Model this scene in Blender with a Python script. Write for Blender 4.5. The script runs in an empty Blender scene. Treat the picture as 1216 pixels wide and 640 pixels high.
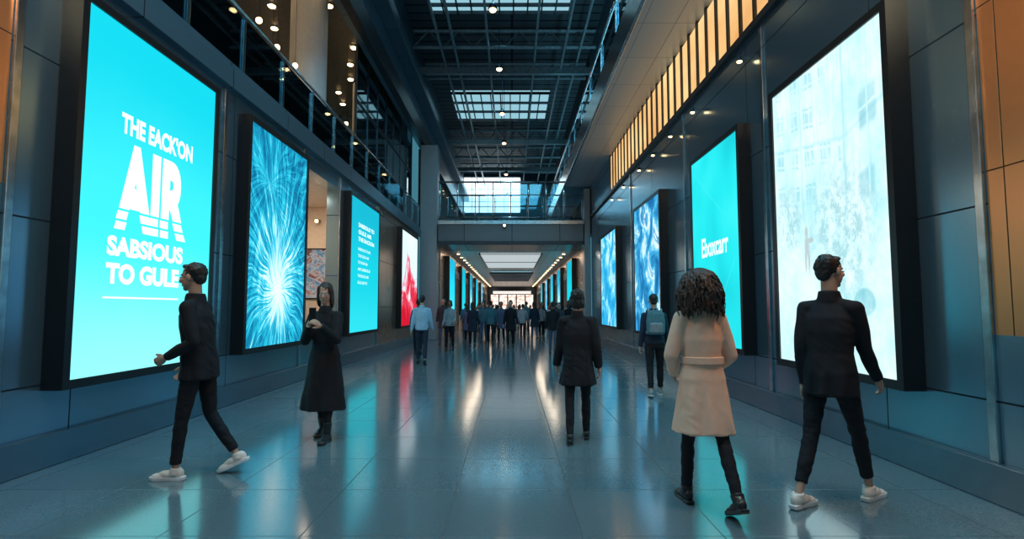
import bpy, bmesh, math, random
from mathutils import Vector, Matrix, noise
random.seed(7)
S = bpy.context.scene
S.view_settings.view_transform = 'Standard'
COL = S.collection
D2R = math.pi/180

# ------------------------------------------------------------------ materials
def newmat(name):
    m = bpy.data.materials.new(name); m.use_nodes = True
    nt = m.node_tree; nt.nodes.clear()
    out = nt.nodes.new('ShaderNodeOutputMaterial')
    return m, nt, out

def N(nt, t, **kw):
    n = nt.nodes.new(t)
    for k, v in kw.items(): setattr(n, k, v)
    return n

def c4(c): return (c[0], c[1], c[2], 1)

def pbr(name, col, rough=0.5, metal=0.0, spec=0.5, noise_amt=0.12, nscale=8.0, bump=0.0):
    m, nt, out = newmat(name)
    b = N(nt, 'ShaderNodeBsdfPrincipled')
    b.inputs['Roughness'].default_value = rough
    b.inputs['Metallic'].default_value = metal
    b.inputs['Specular IOR Level'].default_value = spec
    tc = N(nt, 'ShaderNodeTexCoord')
    nz = N(nt, 'ShaderNodeTexNoise'); nz.inputs['Scale'].default_value = nscale; nz.inputs['Detail'].default_value = 4
    nt.links.new(tc.outputs['Object'], nz.inputs['Vector'])
    r = N(nt, 'ShaderNodeValToRGB')
    lo = [max(0, c*(1-noise_amt*2)) for c in col]; hi = [min(1, c*(1+noise_amt*2)) for c in col]
    r.color_ramp.elements[0].position = 0.3; r.color_ramp.elements[0].color = c4(lo)
    r.color_ramp.elements[1].position = 0.7; r.color_ramp.elements[1].color = c4(hi)
    nt.links.new(nz.outputs['Fac'], r.inputs['Fac'])
    nt.links.new(r.outputs['Color'], b.inputs['Base Color'])
    if bump:
        bp = N(nt, 'ShaderNodeBump'); bp.inputs['Strength'].default_value = bump; bp.inputs['Distance'].default_value = 0.01
        nz2 = N(nt, 'ShaderNodeTexNoise'); nz2.inputs['Scale'].default_value = nscale*6
        nt.links.new(tc.outputs['Object'], nz2.inputs['Vector'])
        nt.links.new(nz2.outputs['Fac'], bp.inputs['Height']); nt.links.new(bp.outputs['Normal'], b.inputs['Normal'])
    nt.links.new(b.outputs[0], out.inputs[0])
    return m

def emis(name, col, s):
    m, nt, out = newmat(name)
    e = N(nt, 'ShaderNodeEmission'); e.inputs[0].default_value = c4(col); e.inputs[1].default_value = s
    nt.links.new(e.outputs[0], out.inputs[0]); return m

def panelmat(name, c1, c2, axes, w, h, rough, metal, mortar=0.008, mcol=(0.005,0.008,0.012), offset=0.0, speck=0.0, bump=0.5, phase=(0,0), spec=0.5, rvar=0.03, ior=1.5, nsc=0.9, jr=0.5):
    m, nt, out = newmat(name)
    g = N(nt, 'ShaderNodeNewGeometry')
    sx = N(nt, 'ShaderNodeSeparateXYZ'); nt.links.new(g.outputs['Position'], sx.inputs[0])
    cx = N(nt, 'ShaderNodeCombineXYZ')
    nt.links.new(sx.outputs[axes[0]], cx.inputs[0]); nt.links.new(sx.outputs[axes[1]], cx.inputs[1])
    ad = N(nt, 'ShaderNodeVectorMath', operation='ADD'); ad.inputs[1].default_value = (phase[0], phase[1], 0)
    nt.links.new(cx.outputs[0], ad.inputs[0])
    br = N(nt, 'ShaderNodeTexBrick'); br.offset = offset; br.squash = 1
    br.inputs['Color1'].default_value = c4(c1); br.inputs['Color2'].default_value = c4(c2); br.inputs['Mortar'].default_value = c4(mcol)
    br.inputs['Scale'].default_value = 1; br.inputs['Mortar Size'].default_value = mortar
    br.inputs['Brick Width'].default_value = w; br.inputs['Row Height'].default_value = h
    nt.links.new(ad.outputs[0], br.inputs['Vector'])
    b = N(nt, 'ShaderNodeBsdfPrincipled'); b.inputs['Metallic'].default_value = metal
    b.inputs['Specular IOR Level'].default_value = spec; b.inputs['IOR'].default_value = ior
    nz = N(nt, 'ShaderNodeTexNoise'); nz.inputs['Scale'].default_value = nsc; nz.inputs['Detail'].default_value = 3
    nt.links.new(g.outputs['Position'], nz.inputs['Vector'])
    mr = N(nt, 'ShaderNodeMapRange'); mr.inputs['To Min'].default_value = rough-rvar; mr.inputs['To Max'].default_value = rough+rvar
    nt.links.new(nz.outputs['Fac'], mr.inputs['Value'])
    mj = N(nt, 'ShaderNodeMath', operation='MULTIPLY_ADD'); mj.inputs[1].default_value = jr; mj.use_clamp = True
    nt.links.new(br.outputs['Fac'], mj.inputs[0]); nt.links.new(mr.outputs[0], mj.inputs[2])
    nt.links.new(mj.outputs[0], b.inputs['Roughness'])
    col = br.outputs['Color']
    if speck:
        n2 = N(nt, 'ShaderNodeTexNoise'); n2.inputs['Scale'].default_value = 45; n2.inputs['Detail'].default_value = 3
        nt.links.new(g.outputs['Position'], n2.inputs['Vector'])
        m2 = N(nt, 'ShaderNodeMapRange'); m2.inputs['From Min'].default_value = .35; m2.inputs['From Max'].default_value = .65
        m2.inputs['To Min'].default_value = 1-speck; m2.inputs['To Max'].default_value = 1+speck
        nt.links.new(n2.outputs['Fac'], m2.inputs['Value'])
        vm = N(nt, 'ShaderNodeVectorMath', operation='SCALE'); nt.links.new(col, vm.inputs[0]); nt.links.new(m2.outputs[0], vm.inputs['Scale'])
        col = vm.outputs[0]
    nt.links.new(col, b.inputs['Base Color'])
    bp = N(nt, 'ShaderNodeBump'); bp.invert = True; bp.inputs['Strength'].default_value = bump; bp.inputs['Distance'].default_value = 0.01
    nt.links.new(br.outputs['Fac'], bp.inputs['Height']); nt.links.new(bp.outputs['Normal'], b.inputs['Normal'])
    nt.links.new(b.outputs[0], out.inputs[0])
    return m

def glassmat(name, tint=(0.75,0.9,0.95), refl=0.03):
    m, nt, out = newmat(name)
    t = N(nt, 'ShaderNodeBsdfTransparent'); t.inputs[0].default_value = c4(tint)
    g = N(nt, 'ShaderNodeBsdfGlossy'); g.inputs['Roughness'].default_value = 0.03; g.inputs[0].default_value = (0.8,0.95,1,1)
    lw = N(nt, 'ShaderNodeFresnel'); lw.inputs[0].default_value = 1.4
    ad = N(nt, 'ShaderNodeMath', operation='ADD'); ad.inputs[1].default_value = refl; ad.use_clamp = True
    nt.links.new(lw.outputs[0], ad.inputs[0])
    mx = N(nt, 'ShaderNodeMixShader'); nt.links.new(ad.outputs[0], mx.inputs[0])
    nt.links.new(t.outputs[0], mx.inputs[1]); nt.links.new(g.outputs[0], mx.inputs[2])
    nt.links.new(mx.outputs[0], out.inputs[0]); return m

M = {}
M['floor'] = panelmat('floor_tile', (0.120,0.180,0.205), (0.106,0.162,0.187), (0,1), 0.9, 0.9, 0.135, 0.0, 0.005, (0.035,0.055,0.065), speck=0.07, bump=0.10, phase=(0.45,0), spec=1.0, rvar=0.015, ior=1.95, jr=.25)
M['wall'] = panelmat('blue_metal_panel', (0.22,0.36,0.45), (0.20,0.33,0.42), (1,2), 2.9, 1.5, 0.22, 0.85, 0.008, mcol=(0.02,0.03,0.04), phase=(0.4,0.75), rvar=0.02)
M['copper'] = panelmat('copper_panel', (0.80,0.34,0.14), (0.72,0.30,0.12), (1,2), 0.8, 1.3, 0.30, 0.8, 0.006, mcol=(0.08,0.04,0.02), phase=(0,0.1))
M['bronze'] = panelmat('bronze_panel', (0.42,0.26,0.18), (0.36,0.22,0.16), (1,2), 1.1, 1.5, 0.28, 0.7, 0.008)
M['wallx'] = panelmat('dark_panel_cross', (0.04,0.06,0.08), (0.035,0.05,0.07), (0,2), 1.6, 1.0, 0.5, 0.2, 0.010)
M['bridgef'] = panelmat('bridge_fascia', (0.12,0.15,0.17), (0.10,0.13,0.15), (0,2), 2.2, 3.0, 0.35, 0.4, 0.012)
M['upper'] = panelmat('upper_fascia_panel', (0.11,0.21,0.28), (0.09,0.18,0.24), (1,2), 2.0, 1.1, 0.34, 0.6, 0.010)
M['farupper'] = panelmat('far_upper_panel', (0.05,0.07,0.08), (0.04,0.06,0.07), (1,2), 2.0, 1.1, 0.8, 0.0, 0.010, spec=.2)
M['soffit'] = panelmat('pale_soffit_panel', (0.42,0.45,0.48), (0.39,0.42,0.45), (1,0), 1.5, 0.65, 0.35, 0.1, 0.006, mcol=(0.15,0.16,0.17))
M['plinth'] = pbr('plinth_metal', (0.14,0.22,0.28), 0.26, 0.8, noise_amt=.03)
M['roof'] = panelmat('roof_deck', (0.050,0.080,0.095), (0.042,0.068,0.082), (1,0), 0.6, 8, 0.6, 0.2, 0.05)
M['steel'] = pbr('roof_steel', (0.20,0.27,0.30), 0.45, 0.3)
M['dark'] = pbr('black_plastic', (0.006,0.007,0.009), 0.35, 0.0, noise_amt=0.05)
M['chrome'] = pbr('brushed_steel', (0.50,0.55,0.58), 0.22, 1.0)
M['mull'] = pbr('dark_mullion', (0.03,0.045,0.06), 0.35, 0.6)
M['column'] = pbr('pale_column_paint', (0.62,0.64,0.66), 0.45, noise_amt=.02)
M['colsq'] = pbr('square_column_paint', (0.30,0.33,0.35), 0.4, noise_amt=.02)
M['concrete'] = pbr('slab_concrete', (0.07,0.08,0.09), 0.6)
M['darkceil'] = pbr('dark_ceiling_paint', (0.08,0.085,0.09), 0.35)
M['warmwall'] = pbr('warm_plaster', (0.78,0.64,0.52), 0.7, noise_amt=.03)
M['glass'] = glassmat('balustrade_glass')
M['glassd'] = glassmat('curtain_glass', (0.66,0.76,0.80), 0.18)
M['lampw'] = emis('warm_lamp_glow', (1.0,0.62,0.28), 12)
M['skyl'] = emis('skylight_glow', (0.34,0.66,0.78), 0.9)
M['winwhite'] = emis('daylight_window', (0.80,0.95,1.0), 3.0)
M['ceilpanel'] = emis('ceiling_light_panel', (0.68,0.78,0.82), 0.75)

def noisy_emis(name, ca, cb, s, scale=3, stretch=(1,1,1), lo=.35, hi=.65):
    m, nt, out = newmat(name)
    g = N(nt, 'ShaderNodeNewGeometry'); mp = N(nt, 'ShaderNodeMapping'); mp.inputs['Scale'].default_value = stretch
    nt.links.new(g.outputs['Position'], mp.inputs[0])
    nz = N(nt, 'ShaderNodeTexNoise'); nz.inputs['Scale'].default_value = scale; nz.inputs['Detail'].default_value = 4
    nt.links.new(mp.outputs[0], nz.inputs['Vector'])
    r = N(nt, 'ShaderNodeValToRGB'); r.color_ramp.elements[0].color = c4(ca); r.color_ramp.elements[1].color = c4(cb)
    r.color_ramp.elements[0].position = lo; r.color_ramp.elements[1].position = hi
    nt.links.new(nz.outputs['Fac'], r.inputs[0])
    e = N(nt, 'ShaderNodeEmission'); nt.links.new(r.outputs[0], e.inputs[0]); e.inputs[1].default_value = s
    nt.links.new(e.outputs[0], out.inputs[0]); return m
M['winwarm'] = noisy_emis('warm_window_glow', (0.72,0.36,0.12), (1.0,0.66,0.30), 1.2, 0.6)
M['shopglow'] = noisy_emis('shop_window_glow', (0.45,0.24,0.12), (1.0,0.76,0.55), 1.4, 2.5, (1,1,1.5))
M['endglow'] = noisy_emis('far_shop_glow', (0.50,0.30,0.24), (1.0,0.88,0.78), 1.7, 2.2, (1,1,2))

# display shaders ----------------------------------------------------------
def uvnodes(nt):
    tc = N(nt, 'ShaderNodeTexCoord'); return tc.outputs['UV']

def scr_gradient(name, top, mid, bot, s, cloud=0.12):
    m, nt, out = newmat(name); uv = uvnodes(nt)
    sx = N(nt, 'ShaderNodeSeparateXYZ'); nt.links.new(uv, sx.inputs[0])
    nz = N(nt, 'ShaderNodeTexNoise'); nz.inputs['Scale'].default_value = 2.2; nz.inputs['Detail'].default_value = 3
    nt.links.new(uv, nz.inputs['Vector'])
    ma = N(nt, 'ShaderNodeMath', operation='MULTIPLY_ADD'); ma.inputs[1].default_value = cloud
    nt.links.new(nz.outputs['Fac'], ma.inputs[0]); nt.links.new(sx.outputs[1], ma.inputs[2])
    r = N(nt, 'ShaderNodeValToRGB'); r.color_ramp.interpolation = 'EASE'
    r.color_ramp.elements[0].color = c4(bot); r.color_ramp.elements[1].color = c4(top)
    el = r.color_ramp.elements.new(0.5); el.color = c4(mid)
    nt.links.new(ma.outputs[0], r.inputs[0])
    e = N(nt, 'ShaderNodeEmission'); e.inputs[1].default_value = s
    nt.links.new(r.outputs[0], e.inputs[0]); nt.links.new(e.outputs[0], out.inputs[0]); return m

def scr_burst(name, s):
    m, nt, out = newmat(name); uv0 = uvnodes(nt)
    wn = N(nt, 'ShaderNodeTexNoise'); wn.inputs['Scale'].default_value = 2.0; wn.inputs['Detail'].default_value = 2
    nt.links.new(uv0, wn.inputs['Vector'])
    ws = N(nt, 'ShaderNodeVectorMath', operation='SCALE'); ws.inputs['Scale'].default_value = 0.26
    wsub = N(nt, 'ShaderNodeVectorMath', operation='SUBTRACT'); wsub.inputs[1].default_value = (.5,.5,.5)
    nt.links.new(wn.outputs['Color'], wsub.inputs[0]); nt.links.new(wsub.outputs[0], ws.inputs[0])
    wa = N(nt, 'ShaderNodeVectorMath', operation='ADD'); nt.links.new(uv0, wa.inputs[0]); nt.links.new(ws.outputs[0], wa.inputs[1])
    uv = wa.outputs[0]
    acc = None
    for (cx, cy, k, amp, fall) in ((0.5,0.29,19.0,1.0,3.0), (0.30,0.80,15.0,0.42,2.2)):
        sub = N(nt, 'ShaderNodeVectorMath', operation='SUBTRACT'); sub.inputs[1].default_value = (cx, cy, 0)
        nt.links.new(uv, sub.inputs[0])
        sc = N(nt, 'ShaderNodeVectorMath', operation='MULTIPLY'); sc.inputs[1].default_value = (0.72, 1.0, 0)
        nt.links.new(sub.outputs[0], sc.inputs[0])
        nm = N(nt, 'ShaderNodeVectorMath', operation='NORMALIZE'); nt.links.new(sc.outputs[0], nm.inputs[0])
        ln = N(nt, 'ShaderNodeVectorMath', operation='LENGTH'); nt.links.new(sc.outputs[0], ln.inputs[0])
        sep = N(nt, 'ShaderNodeSeparateXYZ'); nt.links.new(nm.outputs[0], sep.inputs[0])
        lz = N(nt, 'ShaderNodeMath', operation='MULTIPLY'); lz.inputs[1].default_value = 0.24
        nt.links.new(ln.outputs['Value'], lz.inputs[0])
        cb = N(nt, 'ShaderNodeCombineXYZ'); nt.links.new(sep.outputs[0], cb.inputs[0]); nt.links.new(sep.outputs[1], cb.inputs[1]); nt.links.new(lz.outputs[0], cb.inputs[2])
        nz = N(nt, 'ShaderNodeTexNoise'); nz.inputs['Scale'].default_value = k; nz.inputs['Detail'].default_value = 6; nz.inputs['Roughness'].default_value = 0.75
        nt.links.new(cb.outputs[0], nz.inputs['Vector'])
        pw = N(nt, 'ShaderNodeMapRange'); pw.inputs['From Min'].default_value = .43; pw.inputs['From Max'].default_value = .70
        nt.links.new(nz.outputs['Fac'], pw.inputs['Value'])
        f = N(nt, 'ShaderNodeMath', operation='MULTIPLY'); f.inputs[1].default_value = -fall
        nt.links.new(ln.outputs['Value'], f.inputs[0])
        ex = N(nt, 'ShaderNodeMath', operation='EXPONENT'); nt.links.new(f.outputs[0], ex.inputs[0])
        ad = N(nt, 'ShaderNodeMath', operation='ADD'); ad.inputs[1].default_value = 0.42
        nt.links.new(ex.outputs[0], ad.inputs[0])
        mu = N(nt, 'ShaderNodeMath', operation='MULTIPLY'); nt.links.new(pw.outputs[0], mu.inputs[0]); nt.links.new(ad.outputs[0], mu.inputs[1])
        e2 = N(nt, 'ShaderNodeMath', operation='POWER'); e2.inputs[1].default_value = 2.4; nt.links.new(ex.outputs[0], e2.inputs[0])
        e3 = N(nt, 'ShaderNodeMath', operation='MULTIPLY'); e3.inputs[1].default_value = 1.0 if amp > .9 else 0.15; nt.links.new(e2.outputs[0], e3.inputs[0])
        a2 = N(nt, 'ShaderNodeMath', operation='ADD'); nt.links.new(mu.outputs[0], a2.inputs[0]); nt.links.new(e3.outputs[0], a2.inputs[1])
        a3 = N(nt, 'ShaderNodeMath', operation='MULTIPLY'); a3.inputs[1].default_value = amp; nt.links.new(a2.outputs[0], a3.inputs[0])
        if acc is None: acc = a3.outputs[0]
        else:
            aa = N(nt, 'ShaderNodeMath', operation='ADD'); nt.links.new(acc, aa.inputs[0]); nt.links.new(a3.outputs[0], aa.inputs[1]); acc = aa.outputs[0]
    r = N(nt, 'ShaderNodeValToRGB')
    r.color_ramp.elements[0].color = (0.004,0.08,0.19,1); r.color_ramp.elements[1].color = (0.75,0.98,1,1)
    el = r.color_ramp.elements.new(0.25); el.color = (0.008,0.25,0.45,1)
    el = r.color_ramp.elements.new(0.6); el.color = (0.03,0.66,0.87,1)
    nt.links.new(acc, r.inputs[0])
    e = N(nt, 'ShaderNodeEmission'); e.inputs[1].default_value = s
    nt.links.new(r.outputs[0], e.inputs[0]); nt.links.new(e.outputs[0], out.inputs[0]); return m

def scr_noise(name, cols, s, scale, detail=8, distort=0.5, stretch=(1,1,1), rough=0.6, vgrad=0.0):
    m, nt, out = newmat(name); uv = uvnodes(nt)
    mp = N(nt, 'ShaderNodeMapping'); mp.inputs['Scale'].default_value = stretch; nt.links.new(uv, mp.inputs[0])
    nz = N(nt, 'ShaderNodeTexNoise'); nz.inputs['Scale'].default_value = scale; nz.inputs['Detail'].default_value = detail
    nz.inputs['Distortion'].default_value = distort; nz.inputs['Roughness'].default_value = rough
    nt.links.new(mp.outputs[0], nz.inputs['Vector'])
    sx = N(nt, 'ShaderNodeSeparateXYZ'); nt.links.new(uv, sx.inputs[0])
    ma = N(nt, 'ShaderNodeMath', operation='MULTIPLY_ADD'); ma.inputs[1].default_value = vgrad
    nt.links.new(sx.outputs[1], ma.inputs[0]); nt.links.new(nz.outputs['Fac'], ma.inputs[2])
    r = N(nt, 'ShaderNodeValToRGB')
    els = r.color_ramp.elements
    els[0].position = cols[0][0]; els[0].color = c4(cols[0][1]); els[1].position = cols[-1][0]; els[1].color = c4(cols[-1][1])
    for p, c in cols[1:-1]:
        el = els.new(p); el.color = c4(c)
    nt.links.new(ma.outputs[0], r.inputs[0])
    e = N(nt, 'ShaderNodeEmission'); e.inputs[1].default_value = s
    nt.links.new(r.outputs[0], e.inputs[0]); nt.links.new(e.outputs[0], out.inputs[0]); return m

def scr_city(name, s):
    m, nt, out = newmat(name); uv = uvnodes(nt); Lk = nt.links.new
    def math_(op, a, b=None, c=None):
        n = N(nt, 'ShaderNodeMath', operation=op)
        for i, q in enumerate((a,b,c)):
            if q is None: continue
            if isinstance(q, (int,float)): n.inputs[i].default_value = q
            else: Lk(q, n.inputs[i])
        return n.outputs[0]
    def mr(v, a, b, c=0, d=1):
        n = N(nt, 'ShaderNodeMapRange'); n.inputs['From Min'].default_value = a; n.inputs['From Max'].default_value = b
        n.inputs['To Min'].default_value = c; n.inputs['To Max'].default_value = d; Lk(v, n.inputs['Value']); return n.outputs[0]
    def nz(scale, detail=8, rough=.65, st=(1,1,1)):
        mp = N(nt, 'ShaderNodeMapping'); mp.inputs['Scale'].default_value = st; Lk(uv, mp.inputs[0])
        n = N(nt, 'ShaderNodeTexNoise'); n.inputs['Scale'].default_value = scale; n.inputs['Detail'].default_value = detail; n.inputs['Roughness'].default_value = rough
        Lk(mp.outputs[0], n.inputs['Vector']); return n.outputs['Fac']
    def mix(f, a, b):
        n = N(nt, 'ShaderNodeMixRGB')
        Lk(f, n.inputs[0])
        for i, q in ((1,a),(2,b)):
            if isinstance(q, tuple): n.inputs[i].default_value = c4(q)
            else: Lk(q, n.inputs[i])
        return n.outputs[0]
    def rect(u, v, u0, u1, v0, v1, sh=0.0, e=.006):
        vv = math_('MULTIPLY_ADD', u, sh, v)
        a = math_('MULTIPLY', mr(u, u0-e, u0+e), mr(u, u1+e, u1-e))
        b = math_('MULTIPLY', mr(vv, v0-e, v0+e), mr(vv, v1+e, v1-e))
        return math_('MULTIPLY', a, b)
    sx = N(nt, 'ShaderNodeSeparateXYZ'); Lk(uv, sx.inputs[0]); u, v = sx.outputs[0], sx.outputs[1]
    base = mix(mr(nz(3.0,10,.70), .36, .56), (0.48,0.86,0.92), (0.78,0.99,1.0))
    def grid(shear, bw, rh, ms, b2, r2, warp=.004):
        wv = math_('MULTIPLY', math_('SUBTRACT', nz(6,3,.5), .5), warp*6)
        uu = math_('ADD', u, wv)
        vv = math_('ADD', math_('MULTIPLY_ADD', u, shear, v), wv)
        cb = N(nt, 'ShaderNodeCombineXYZ'); Lk(uu, cb.inputs[0]); Lk(vv, cb.inputs[1])
        br = N(nt, 'ShaderNodeTexBrick'); br.offset = 0; br.inputs['Scale'].default_value = 1
        br.inputs['Brick Width'].default_value = bw; br.inputs['Row Height'].default_value = rh; br.inputs['Mortar Size'].default_value = ms; br.inputs['Mortar Smooth'].default_value = .15
        Lk(cb.outputs[0], br.inputs['Vector'])
        br2 = N(nt, 'ShaderNodeTexBrick'); br2.offset = 0; br2.inputs['Scale'].default_value = 1
        br2.inputs['Brick Width'].default_value = b2; br2.inputs['Row Height'].default_value = r2; br2.inputs['Mortar Size'].default_value = .005
        Lk(cb.outputs[0], br2.inputs['Vector'])
        w_ = math_('SUBTRACT', 1.0, br.outputs['Fac'])
        return math_('MULTIPLY', w_, mr(br2.outputs['Fac'], 0, 1, 1, .2))
    gB = math_('MULTIPLY', grid(.10, .155, .135, .034, .04, .045), mr(u, .70, .66))
    up = mr(v, .50, .60)
    wm = math_('MULTIPLY', math_('MULTIPLY', gB, up), mr(nz(4,6,.65), .36, .60, .05, .65))
    c1 = mix(wm, base, (0.24,0.62,0.71))
    lines = math_('MAXIMUM', rect(u,v,.69,.71,.45,1.2), math_('MAXIMUM', rect(u,v,.30,.312,.5,1.2), rect(u,v,.0,.70,.775,.785,.10)))
    lines = math_('MAXIMUM', lines, rect(u,v,.70,1.0,.55,.56,-.22))
    c1 = mix(math_('MULTIPLY', lines, .4), c1, (0.26,0.64,0.73))
    W1 = math_('MAXIMUM', rect(u,v,.82,.94,.58,.69,-.15,.010), rect(u,v,.80,.91,.375,.46,-.15,.010))
    inn = math_('MAXIMUM', rect(u,v,.872,.882,.3,.9,-.15,.003), rect(u,v,.7,1.0,.635,.643,-.15,.003))
    c1 = mix(math_('MULTIPLY', math_('MULTIPLY', W1, math_('SUBTRACT', 1.0, inn)), mr(nz(7,6,.7), .35, .6, .30, .60)), c1, (0.16,0.50,0.60))
    ribs = math_('MULTIPLY', mr(nz(8,5,.65,(5,.4,1)), .50, .62), math_('MULTIPLY', mr(v,.40,.6), .35))
    c2 = mix(ribs, c1, (0.36,0.75,0.83))
    def blob(cx, cy, ax, ay, r0, r1):
        su = N(nt, 'ShaderNodeVectorMath', operation='SUBTRACT'); su.inputs[1].default_value = (cx,cy,0); Lk(uv, su.inputs[0])
        ml = N(nt, 'ShaderNodeVectorMath', operation='MULTIPLY'); ml.inputs[1].default_value = (ax,ay,0); Lk(su.outputs[0], ml.inputs[0])
        ln = N(nt, 'ShaderNodeVectorMath', operation='LENGTH'); Lk(ml.outputs[0], ln.inputs[0])
        return mr(ln.outputs['Value'], r0, r1)
    leaf = mr(nz(15,10,.85), .46, .55)
    tree = math_('MAXIMUM', blob(.64,.42,1.25,1.6,.46,.18), blob(.16,.50,1.8,2.3,.38,.12))
    c3 = mix(math_('MULTIPLY', math_('MULTIPLY', tree, leaf), .62), c2, (0.18,0.50,0.57))
    gm = math_('MULTIPLY', mr(v, .30, .05), mr(nz(6,8,.7,(1,3,1)), .55, .40))
    c4_ = mix(math_('MULTIPLY', gm, .3), c3, (0.42,0.82,0.90))
    # small soft figure: head, torso, two legs, broad hat
    fg = math_('MAXIMUM', blob(.33,.400,1.0,.62,.030,.016), blob(.33,.448,1.0,.8,.020,.012))
    fg = math_('MAXIMUM', fg, blob(.315,.350,1.6,.42,.022,.012)); fg = math_('MAXIMUM', fg, blob(.348,.350,1.6,.42,.022,.012))
    fg = math_('MAXIMUM', fg, blob(.365,.418,.55,2.2,.026,.013))
    c5 = mix(math_('MULTIPLY', fg, .55), c4_, (0.42,0.36,0.35))
    rd = math_('MULTIPLY', blob(.80,.205,1.0,1.9,.085,.070), mr(nz(9,6,.7), .35, .6, .3, .7))
    c6 = mix(rd, c5, (0.14,0.52,0.60))
    e = N(nt, 'ShaderNodeEmission'); e.inputs[1].default_value = s
    Lk(c6, e.inputs[0]); Lk(e.outputs[0], out.inputs[0]); return m

# ------------------------------------------------------------------ mesh helpers
class G:
    def __init__(s): s.v = []; s.f = []
    def add(s, vs, fs):
        o = len(s.v); s.v += [tuple(p) for p in vs]; s.f += [tuple(i+o for i in f) for f in fs]
    def box(s, x0,x1,y0,y1,z0,z1):
        v = [(x0,y0,z0),(x1,y0,z0),(x1,y1,z0),(x0,y1,z0),(x0,y0,z1),(x1,y0,z1),(x1,y1,z1),(x0,y1,z1)]
        s.add(v, [(0,3,2,1),(4,5,6,7),(0,1,5,4),(1,2,6,5),(2,3,7,6),(3,0,4,7)]); return s
    def frus(s, p0, p1, r0, r1, n=12, sq=None):
        p0 = Vector(p0); p1 = Vector(p1); d = (p1-p0)
        if d.length < 1e-6: return s
        d.normalize(); a = Vector((1,0,0)) if abs(d.x) < 0.8 else Vector((0,1,0))
        u = (a - d*a.dot(d)).normalized(); w = d.cross(u)
        vs = []
        for p, r in ((p0,r0),(p1,r1)):
            for i in range(n):
                t = 2*math.pi*i/n; vs.append(p + u*(r*math.cos(t)) + w*(r*math.sin(t)*(sq or 1)))
        fs = [(i,(i+1)%n,n+(i+1)%n,n+i) for i in range(n)] + [tuple(range(n-1,-1,-1)), tuple(range(n,2*n))]
        s.add(vs, fs); return s
    def ell(s, c, r, R=None, n=14, m=9):
        c = Vector(c)
        if not hasattr(r, '__len__'): r = (r,r,r)
        vs = []
        def P(x,y,z):
            q = Vector((x*r[0],y*r[1],z*r[2])); q = (R @ q) if R else q; return c+q
        vs.append(P(0,0,1))
        for j in range(1,m):
            ph = math.pi*j/m
            for i in range(n):
                t = 2*math.pi*i/n; vs.append(P(math.sin(ph)*math.cos(t), math.sin(ph)*math.sin(t), math.cos(ph)))
        vs.append(P(0,0,-1)); L = len(vs)-1
        fs = [(0,1+i,1+(i+1)%n) for i in range(n)]
        for j in range(m-2):
            for i in range(n):
                a = 1+j*n+i; b = 1+j*n+(i+1)%n; fs.append((a,a+n,b+n,b))
        k = 1+(m-2)*n
        fs += [(L,k+(i+1)%n,k+i) for i in range(n)]
        s.add(vs, fs); return s
    def limb(s, pts, rad, n=14):
        for i in range(len(pts)-1): s.frus(pts[i],pts[i+1],rad[i],rad[i+1],n)
        for p, r in zip(pts, rad): s.ell(p, r, n=min(n,14), m=6 if n < 10 else 9)
        return s
    def loft(s, rings, cap=True):
        n = len(rings[0]); vs = [p for r in rings for p in r]; fs = []
        for j in range(len(rings)-1):
            for i in range(n):
                fs.append((j*n+i, j*n+(i+1)%n, (j+1)*n+(i+1)%n, (j+1)*n+i))
        if cap:
            fs.append(tuple(range(n-1,-1,-1))); k = (len(rings)-1)*n; fs.append(tuple(range(k,k+n)))
        s.add(vs, fs); return s
    def xf(s, Mx):
        s.v = [tuple(Mx @ Vector(p)) for p in s.v]; return s
    def merge(s, o): s.add(o.v, o.f); return s

def mesh_of(name, g, mats, smooth=False):
    me = bpy.data.meshes.new(name); me.from_pydata(g.v, [], g.f); me.update()
    for m in (mats if isinstance(mats, (list,tuple)) else [mats]): me.materials.append(m)
    if smooth:
        me.polygons.foreach_set('use_smooth', [True]*len(me.polygons))
    return me

def obj(name, g, mat, parent=None, loc=(0,0,0), smooth=False, kind=None, label=None, cat=None, bevel=0, rotz=0, group=None):
    me = mesh_of(name, g, mat, smooth) if isinstance(g, G) else g
    o = bpy.data.objects.new(name, me); COL.objects.link(o)
    o.location = loc; o.rotation_euler[2] = rotz
    if parent: o.parent = parent
    if kind: o['kind'] = kind
    if label: o['label'] = label
    if cat: o['category'] = cat
    if group: o['group'] = group
    if bevel:
        b = o.modifiers.new('bevel', 'BEVEL'); b.width = bevel; b.segments = 2; b.limit_method = 'ANGLE'
    return o

def thing(name, loc, label, cat, group=None, rotz=0):
    o = bpy.data.objects.new(name, None); COL.objects.link(o); o.location = loc; o.rotation_euler[2] = rotz
    o.empty_display_size = 0.2
    o['label'] = label; o['category'] = cat
    if group: o['group'] = group
    return o

def struct(name, x0,x1,y0,y1,z0,z1, mat, bevel=0):
    return obj(name, G().box(x0,x1,y0,y1,z0,z1), mat, kind='structure', bevel=bevel)

def clone(root, loc, rotz=None, scale=None, mats=None, label=None):
    n = root.copy(); COL.objects.link(n); n.location = loc
    if rotz is not None: n.rotation_euler[2] = rotz
    if scale: n.scale = (scale,)*3
    if label: n['label'] = label
    def ov(o):
        if not mats: return
        k = o.name.split('.')[0]
        if k in mats and o.type == 'MESH':
            o.material_slots[0].link = 'OBJECT'; o.material_slots[0].material = mats[k]
    ov(n)
    for ch in root.children:
        c = ch.copy(); COL.objects.link(c); c.parent = n; ov(c)
        for gc in ch.children:
            q = gc.copy(); COL.objects.link(q); q.parent = c; ov(q)
    return n

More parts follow.
